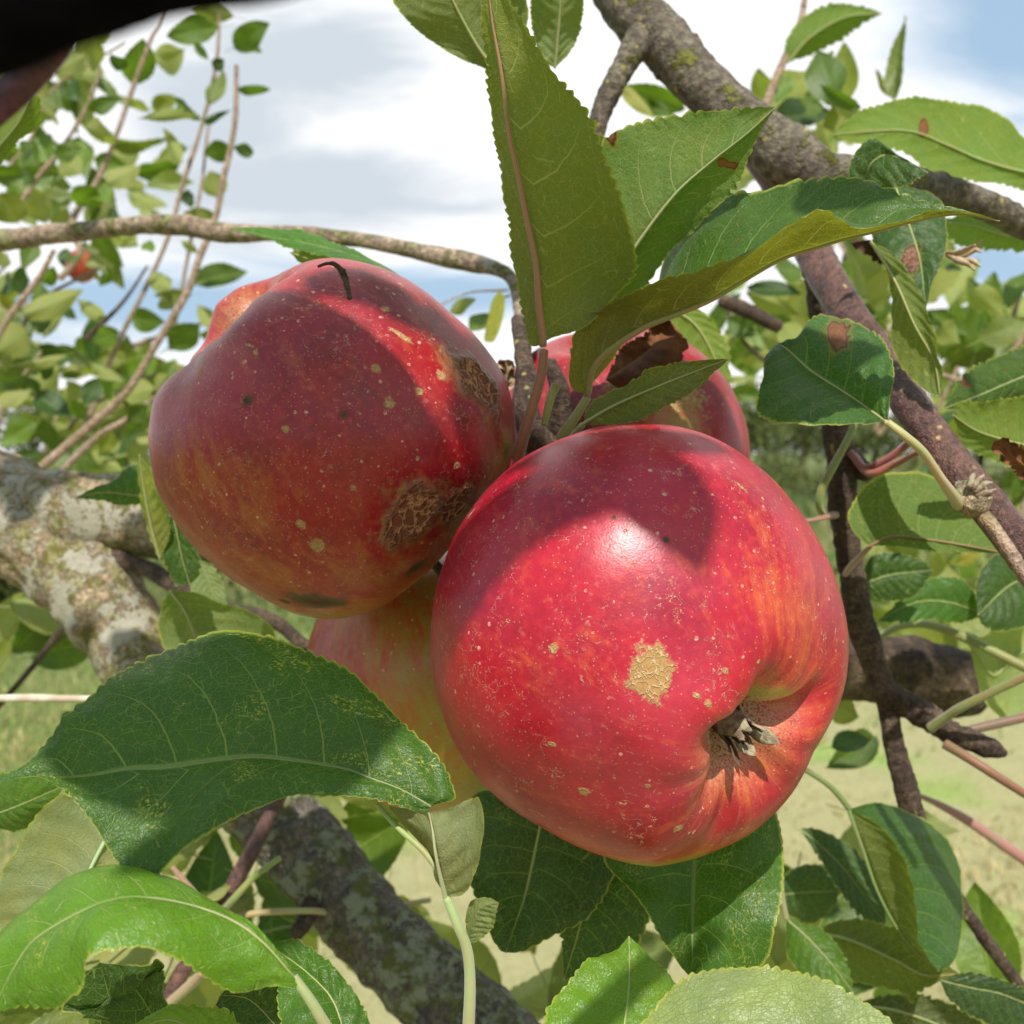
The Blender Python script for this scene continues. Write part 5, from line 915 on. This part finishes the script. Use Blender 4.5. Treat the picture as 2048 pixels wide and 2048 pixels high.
HL(tree, [(2080, 950), (2040, 925), (2010, 895), (1988, 882)], [(2050, 900), (2020, 885), (2000, 880)], [(2050, 960), (2020, 930), (1992, 900)], (.26, .255, .25), (.26, .25), (.26, .25), top=-1, bulge=(.6, .5), teeth=9, tamp=.03, wave=.003, seed=55, midrib=False, mat=M_WITHER, name='withered_leaf', label='small dark curled withered leaf at the right edge')
for k_, q_ in enumerate([[(1893, 505), (1915, 512), (1940, 505), (1965, 480)], [(1893, 507), (1920, 512), (1950, 500), (1962, 505)], [(1893, 508), (1920, 520), (1945, 522), (1960, 532)], [(1893, 506), (1915, 506), (1935, 498), (1950, 490)], [(1893, 509), (1915, 520), (1935, 528), (1950, 540)]]):
    mk_tube('bud_scale', px_tube([(a_, b_, .29 - .002 * k_ * i_, (4, 7, 5, 2)[i_]) for i_, (a_, b_) in enumerate(q_)]), M_TAN, tree, nseg=8, nring=20, amp=.15, nscale=900)
HL(tree, [(1000, 580), (990, 620), (985, 660), (975, 685)], [(985, 600), (975, 640), (968, 678)], [(1010, 600), (1005, 640), (990, 680)], (.5, .5, .5), (.5, .5), (.5, .5), top=-1, colr=LG, under=(0.35, 0.32, 0.08), teeth=0, seed=56, midrib=False)
for pts in ([(1945, 978), (1955, 962), (1968, 950)], [(1950, 985), (1968, 968), (1985, 965)], [(1952, 992), (1975, 985), (1992, 978)], [(1940, 975), (1945, 955), (1950, 945)]):
    mk_tube('bud_scale', px_tube([(a_, b_, .237, r_) for (a_, b_), r_ in zip(pts, (8, 6, 2))]), M_SEPAL, tree, nseg=8, nring=14, amp=.2, nscale=900)

# ------------------------------------------------------------ blurred leaves behind
random.seed(21)
Z1 = [(1210, 150, 910, 200, 130, 0), (1290, 90, 1040, 30, 110, 3), (1290, 260, 1500, 115, 115, 0), (1360, 240, 1445, 285, 35, 1), (520, 400, 515, 150, 90, 3), (735, 470, 800, 215, 165, 1), (690, 380, 600, 290, 70, 3), (860, 290, 1020, 280, 70, 0), (1150, 330, 1050, 215, 45, 0), (1180, 380, 1240, 320, 60, 3),
      (480, 300, 290, 400, 100, 3), (440, 560, 350, 420, 100, 3), (480, 600, 660, 560, 70, 0), (690, 570, 830, 580, 55, 0), (1160, 580, 1235, 400, 85, 5), (1110, 665, 950, 530, 55, 0), (1100, 640, 760, 650, 55, 0), (1130, 680, 1260, 615, 35, 3), (1300, 495, 1510, 500, 60, 0), (1000, 900, 910, 730, 75, 1),
      (1290, 820, 1120, 850, 90, 0), (1290, 810, 1420, 850, 65, 0), (1220, 1090, 1150, 940, 130, 0), (1000, 1110, 1100, 1080, 80, 3), (1200, 1190, 1010, 1180, 60, 2), (460, 700, 640, 770, 110, 5), (300, 860, 460, 820, 90, 0), (200, 900, 120, 780, 130, 0), (590, 1010, 790, 890, 120, 5), (530, 1030, 410, 1150, 140, 1),
      (530, 1050, 600, 1100, 120, 1), (330, 870, 460, 970, 120, 0), (200, 1000, 90, 920, 100, 0), (100, 1230, 0, 1060, 150, 2), (260, 1230, 180, 1030, 110, 5), (300, 1200, 260, 1090, 110, 0), (650, 1170, 590, 1200, 60, 3), (880, 1190, 810, 1150, 30, 3), (250, 530, 330, 600, 80, 5), (150, 780, 130, 850, 60, 0),
      (840, 1500, 940, 1620, 95, 1), (1070, 1560, 1390, 1480, 120, 0), (1060, 1630, 850, 1635, 55, 2), (900, 1640, 950, 1710, 80, 3), (730, 1760, 905, 1780, 115, 0), (660, 1830, 520, 1890, 95, 1), (1230, 1830, 1090, 1690, 100, 0), (930, 1920, 1100, 1790, 140, 0), (1100, 1850, 1240, 1860, 50, 1),
      (120, 1740, 490, 1600, 120, 5), (170, 1790, 300, 1780, 100, 3), (330, 1680, 420, 1760, 55, 3), (430, 1660, 585, 1780, 70, 1), (60, 1560, 170, 1540, 130, 3), (0, 1630, 70, 1720, 45, 4), (-20, 1940, 200, 1800, 180, 5), (230, 1560, 300, 1470, 90, 1), (40, 1400, -40, 1460, 90, 2), (1000, 1330, 1100, 1400, 40, 1), (800, 1340, 850, 1400, 60, 1), (200, 1350, 120, 1480, 80, 0), (500, 1400, 560, 1560, 90, 3), (600, 1480, 560, 1600, 60, 0), (280, 420, 200, 330, 110, 3), (400, 480, 460, 600, 110, 0), (80, 470, 200, 420, 60, 3)]
far_leaves(tree2, Z1, 0, 0, .3623, .78, .98)
Z9 = [(520, 300, 640, 200, 90, 0), (700, 330, 820, 460, 60, 1), (520, 180, 500, 330, 110, 3), (620, 170, 760, 200, 80, 5), (100, 1090, 620, 1000, 95, 2, .3), (340, 1200, 400, 1040, 80, 3), (280, 1310, 560, 1520, 190, 3, .2), (-20, 1390, 260, 1260, 120, 5, .3), (0, 1720, 300, 1480, 130, 1, .3), (20, 1230, 180, 1180, 120, 0), (700, 1060, 975, 1240, 95, 0, .3), (760, 1180, 650, 1400, 130, 3, .2), (800, 1150, 860, 1360, 110, 1), (940, 1300, 1210, 1270, 170, 5, .3), (560, 1350, 690, 1520, 110, 1), (330, 1500, 440, 1760, 150, 0), (700, 1740, 960, 1920, 80, 1, .2), (1010, 1480, 700, 1700, 100, 5), (1150, 1400, 990, 1520, 110, 0), (1000, 1690, 1190, 1880, 150, 0), (100, 1820, 320, 1750, 110, 3), (0, 1150, 80, 1310, 130, 0), (1250, 1330, 1100, 1500, 130, 1), (800, 1880, 600, 1750, 120, 0), (400, 1800, 250, 1900, 110, 5), (1180, 1560, 1100, 1750, 120, 2), (200, 1180, 300, 1330, 110, 3), (170, 1480, 60, 1560, 100, 0), (500, 1650, 420, 1500, 100, 1), (640, 1560, 800, 1640, 110, 5), (450, 1180, 640, 1140, 40, 0), (1300, 1150, 1200, 1300, 110, 0), (880, 1600, 780, 1760, 120, 2), (1080, 1580, 900, 1780, 110, 3)]
far_leaves(tree2, Z9, 0, 450, .2589, .80, 1.0)
def fill(tr, n, x0, x1, y0, y1, d0, d1, w0=45, w1=85, ang=None, keep=None, seed=0, gap=0.0, gs=90.0):
    rg = random.Random(seed); done = 0; tries = 0
    while done < n and tries < n * 8:
        tries += 1
        px, py = rg.uniform(x0, x1), rg.uniform(y0, y1)
        if keep is not None and not keep(px, py): continue
        if gap and vnoise(np.array([[px / gs, py / gs, seed]]), 2)[0] < gap - 0.5: continue
        d = rg.uniform(d0, d1); L = rg.uniform(.045, .07); a_ = rg.uniform(0, 6.28) if ang is None else rg.gauss(*ang)
        p0 = W(px, py, d); dr = nrm(RX * math.cos(a_) + UPV * math.sin(a_) + FW * rg.uniform(-.7, .7))
        far_leaf(tr, p0, p0 + dr * L, L * rg.uniform(.42, .6), rg.uniform(-1.0, 1.0), rg.choice([0, 0, 1, 1, 2, 3, 5, 5]), under=rg.random() < .4); done += 1
fill(tree2, 110, -60, 330, 640, 960, 1.05, 1.5, seed=1, gap=.38, keep=lambda x, y: y > 700 or x < 120)
fill(tree2, 34, -60, 200, 90, 480, 1.05, 1.4, seed=2, gap=.45)
fill(tree2, 26, -60, 210, 60, 330, 1.1, 1.5, seed=18, gap=.4)
fill(tree2, 12, 180, 430, 60, 420, 1.1, 1.5, seed=19)
fill(tree2, 26, -40, 260, 480, 640, 1.1, 1.4, seed=3, gap=.5, keep=lambda x, y: x < 110)
Z3 = [(1030, 600, 780, 465, 70, 0, .3), (1010, 640, 900, 540, 90, 5), (590, 650, 850, 560, 130, 1), (820, 700, 1030, 590, 130, 2), (520, 570, 460, 380, 120, 0, .2), (560, 560, 640, 400, 110, 1, .2), (1210, 550, 1310, 95, 105, 5, .5), (1200, 540, 1110, 380, 35, 1), (880, 760, 1000, 690, 60, 4), (960, 760, 860, 720, 120, 1), (1060, 740, 940, 690, 110, 5), (1250, 780, 1000, 720, 150, 1),
      (400, 1590, 730, 1600, 90, 3, .2), (400, 1610, 700, 1740, 70, 1), (430, 1790, 540, 1700, 70, 0), (300, 1760, 460, 1860, 110, 0), (600, 1790, 720, 1910, 130, 1), (560, 1480, 700, 1500, 140, 1), (990, 1410, 1110, 1500, 130, 1), (1080, 1660, 1190, 1480, 100, 2), (1090, 1700, 1190, 1600, 90, 2), (1410, 1720, 1660, 1860, 75, 0, .3), (1660, 1590, 1810, 1760, 120, 1, .2), (1840, 1700, 1935, 1490, 95, 0), (1690, 1880, 1930, 1760, 130, 5), (1480, 1790, 1560, 1900, 120, 1), (1760, 1850, 1640, 1700, 110, 1), (60, 1760, 290, 1920, 140, 1, .2), (480, 1850, 640, 1900, 150, 1), (750, 1680, 880, 1790, 120, 1), (900, 1700, 980, 1600, 80, 2), (1020, 1850, 1190, 1780, 120, 1), (1460, 1480, 1560, 1420, 60, 1), (1150, 1040, 1280, 1010, 80, 2), (200, 1830, 180, 1930, 90, 1), (1500, 1470, 1600, 1500, 40, 3)]
far_leaves(tree3, Z3, 1348, 0, .3623, .55, .8)
far_leaves(tree3, [(1850, 600, 1500, 470, 120, 1, .2), (1500, 470, 1700, 650, 80, 4), (1600, 560, 1800, 640, 60, 0)], 700, 0, .3623, .55, .65)
fill(tree3, 64, 1400, 2100, 590, 800, .9, 1.4, seed=5, gap=.42, keep=lambda x, y: not (1900 < x < 2010 and 500 < y < 640))
fill(tree3, 50, 1860, 2110, 640, 1010, .8, 1.3, seed=6, gap=.4)
fill(tree3, 36, 1750, 2110, 1080, 1330, .6, 1.0, seed=7, gap=.3)
fill(tree3, 14, 1560, 1800, 560, 700, .7, 1.0, seed=8)
fill(tree3, 16, 1500, 1760, 200, 300, .7, 1.0, seed=12, gap=.4)
fill(tree, 10, -40, 110, 1150, 1320, .7, .9, seed=9)
fill(tree, 16, 330, 700, 1640, 1960, .42, .6, seed=10)
fill(tree, 9, -20, 330, 1880, 2060, .3, .4, seed=14)
fill(tree, 12, 1470, 1720, 1620, 2060, .42, .55, seed=15)
fill(tree, 6, 930, 1130, 1900, 2080, .42, .5, seed=16)
fill(tree, 8, 1750, 2080, 1980, 2100, .4, .5, seed=17)
fill(tree, 7, 640, 860, 1620, 1760, .42, .5, seed=11)
far_leaves(tree3, [(1250, 1130, 1340, 1040, 110, 2), (1420, 1270, 1480, 1060, 90, 2, .2), (1640, 1260, 1560, 1120, 90, 1), (1560, 1180, 1700, 1110, 60, 4), (1060, 1120, 1180, 1040, 70, 5), (1600, 1560, 1700, 1650, 60, 0), (1830, 1620, 1932, 1700, 200, 2)], 1348, 700, .3623, .45, .6)
far_leaves(tree3, [(1110, 345, 850, 520, 160, 0, .2), (880, 180, 1010, 230, 140, 0), (870, 400, 1105, 345, 110, 3, .3), (1560, 1600, 1700, 1660, 60, 3)], 1348, 1348, .3623, .42, .5)
far_leaves(tree, [(660, 1830, 790, 1710, 95, 1, .3), (550, 1720, 690, 1650, 70, 0, .2)], 700, 0, .3623, .55, .6)

# ------------------------------------------------------------ leaves added above the picture, shaped to throw chosen shade
def shade(M, A, B, d, t, seed, dd=(0, 0, 0)):
    HL(tree, M, A, B, (d, d + dd[1], d + dd[2]), (d, d), (d, d), top=1, colr=MG, nu=90, nv=6, teeth=24, tamp=.008, seed=seed, midrib=False, off=SUN * t, bulge=(.05, .05))
# over the top of the front apple
shade([(700, 1010), (850, 1090), (1000, 1020), (1150, 960), (1300, 930)], [(820, 1180), (900, 1225), (1000, 1165), (1100, 1115), (1200, 1085), (1280, 1075)], [(780, 900), (900, 850), (1100, 820), (1250, 860)], .185, .32, 60)
shade([(1330, 700), (1350, 850), (1345, 1000), (1375, 1110), (1400, 1190)], [(1200, 750), (1200, 900), (1250, 1050), (1330, 1140)], [(1400, 800), (1430, 900), (1445, 1000), (1425, 1100)], .180, .31, 61)
shade([(1000, 760), (1150, 800), (1300, 790), (1480, 830)], [(1100, 900), (1250, 930), (1400, 890)], [(1100, 700), (1300, 700), (1450, 740)], .190, .33, 62)
# round the sun fleck on the scabbed apple
shade([(860, 480), (890, 620), (930, 780), (950, 960)], [(835, 560), (885, 670), (910, 750), (900, 860)], [(1000, 560), (1080, 700), (1060, 860)], .215, 0.29, 63)
shade([(300, 560), (450, 640), (570, 690), (675, 685)], [(400, 760), (550, 830), (655, 800)], [(420, 560), (540, 560), (615, 610)], .215, 0.31, 64)
shade([(300, 1000), (500, 900), (700, 870), (900, 850)], [(400, 1080), (600, 1060), (820, 1020)], [(400, 850), (600, 830), (700, 865), (800, 870)], .210, 0.30, 65)
shade([(420, 1220), (600, 1120), (800, 1050), (980, 1000)], [(560, 1280), (760, 1240), (920, 1150)], [(420, 1060), (600, 1000), (850, 960)], .215, 0.32, 66)
shade([(600, 520), (700, 560), (800, 600), (870, 660)], [(620, 610), (700, 640), (790, 665)], [(700, 440), (800, 490), (880, 570)], .215, 0.32, 67)
shade([(260, 760), (380, 860), (420, 960), (430, 1080)], [(290, 900), (330, 1000), (380, 1080)], [(400, 760), (520, 860), (520, 1000)], .215, 0.32, 76)
shade([(700, 860), (790, 930), (880, 960), (980, 1000)], [(700, 900), (780, 980), (880, 1040)], [(800, 880), (880, 900), (980, 930)], .212, 0.33, 77)
shade([(1330, 620), (1400, 720), (1450, 830), (1500, 940)], [(1300, 700), (1340, 800), (1400, 900)], [(1440, 680), (1500, 780), (1540, 880)], .275, .20, 78)
shade([(620, 1200), (720, 1290), (800, 1400), (860, 1500)], [(600, 1300), (660, 1400), (760, 1480)], [(760, 1220), (850, 1320), (900, 1420)], .262, .30, 79)
# over the middle of the big lower left leaf
shade([(60, 1480), (300, 1450), (500, 1430), (735, 1400)], [(170, 1600), (300, 1660), (450, 1640), (600, 1590), (680, 1520)], [(100, 1260), (240, 1030), (480, 930), (700, 990), (800, 1180)], .165, .22, 68)
shade([(250, 1800), (330, 1720), (440, 1620), (600, 1560)], [(240, 1700), (330, 1600), (450, 1540)], [(340, 1780), (450, 1700), (560, 1640)], .160, .22, 69)
# over the lower part of the tall upright leaf and the folded leaf
shade([(930, 330), (1060, 350), (1180, 400), (1320, 470)], [(980, 600), (1120, 700), (1260, 690)], [(1020, 180), (1160, 220), (1280, 330)], .205, .21, 70)
shade([(1090, 640), (1220, 640), (1360, 600), (1500, 560)], [(1140, 850), (1320, 830), (1460, 720)], [(1140, 500), (1270, 470), (1400, 470)], .205, .22, 71)
shade([(1560, 560), (1620, 620), (1680, 690), (1740, 730)], [(1540, 660), (1600, 740), (1680, 770)], [(1640, 560), (1720, 620), (1770, 690)], .235, .17, 72)
# over the shaded arms of the lichen limb
shade([(230, 960), (250, 1020), (290, 1080), (350, 1150)], [(215, 1000), (240, 1080), (300, 1150)], [(320, 940), (400, 1020), (400, 1100)], .40, .30, 73)
shade([(180, 1130), (240, 1200), (330, 1280), (430, 1400)], [(180, 1190), (230, 1290), (330, 1400)], [(260, 1130), (360, 1220), (450, 1320)], .38, .30, 74)
shade([(500, 1560), (600, 1640), (720, 1740), (860, 1860)], [(470, 1680), (600, 1800), (760, 1900)], [(620, 1560), (760, 1680), (880, 1800)], .34, .37, 75)

# unseen leaves added over and behind the lens to cut skylight, sun path open
rgc = random.Random(77); S0 = W(1024, 1024, .2); cnt = 0
for _ in range(4000):
    if cnt >= 120: break
    dr = nrm(np.array([rgc.gauss(0, 1), rgc.gauss(-.15, 1), rgc.gauss(.75, .8)])); p_ = S0 + dr * rgc.uniform(.30, .62)
    rel = p_ - CAM; dz_ = rel @ FW
    if p_[2] < 1.15 or np.linalg.norm(rel) < .17: continue
    if dz_ > -0.02 and abs(rel @ RX) < dz_ * .466 + .10 and abs(rel @ UPV) < dz_ * .466 + .10: continue
    v_ = p_ - S0; pr = v_ @ SUN
    if pr > 0 and np.linalg.norm(v_ - SUN * pr) < .19: continue
    a_ = nrm(np.array([rgc.gauss(0, 1), rgc.gauss(0, 1), rgc.gauss(-.3, .6)])); L_ = rgc.uniform(.06, .085)
    far_leaf(tree, p_, p_ + a_ * L_, L_ * .55, rgc.uniform(-1.5, 1.5), rgc.choice([0, 1, 3]), under=rgc.random() < .5); cnt += 1
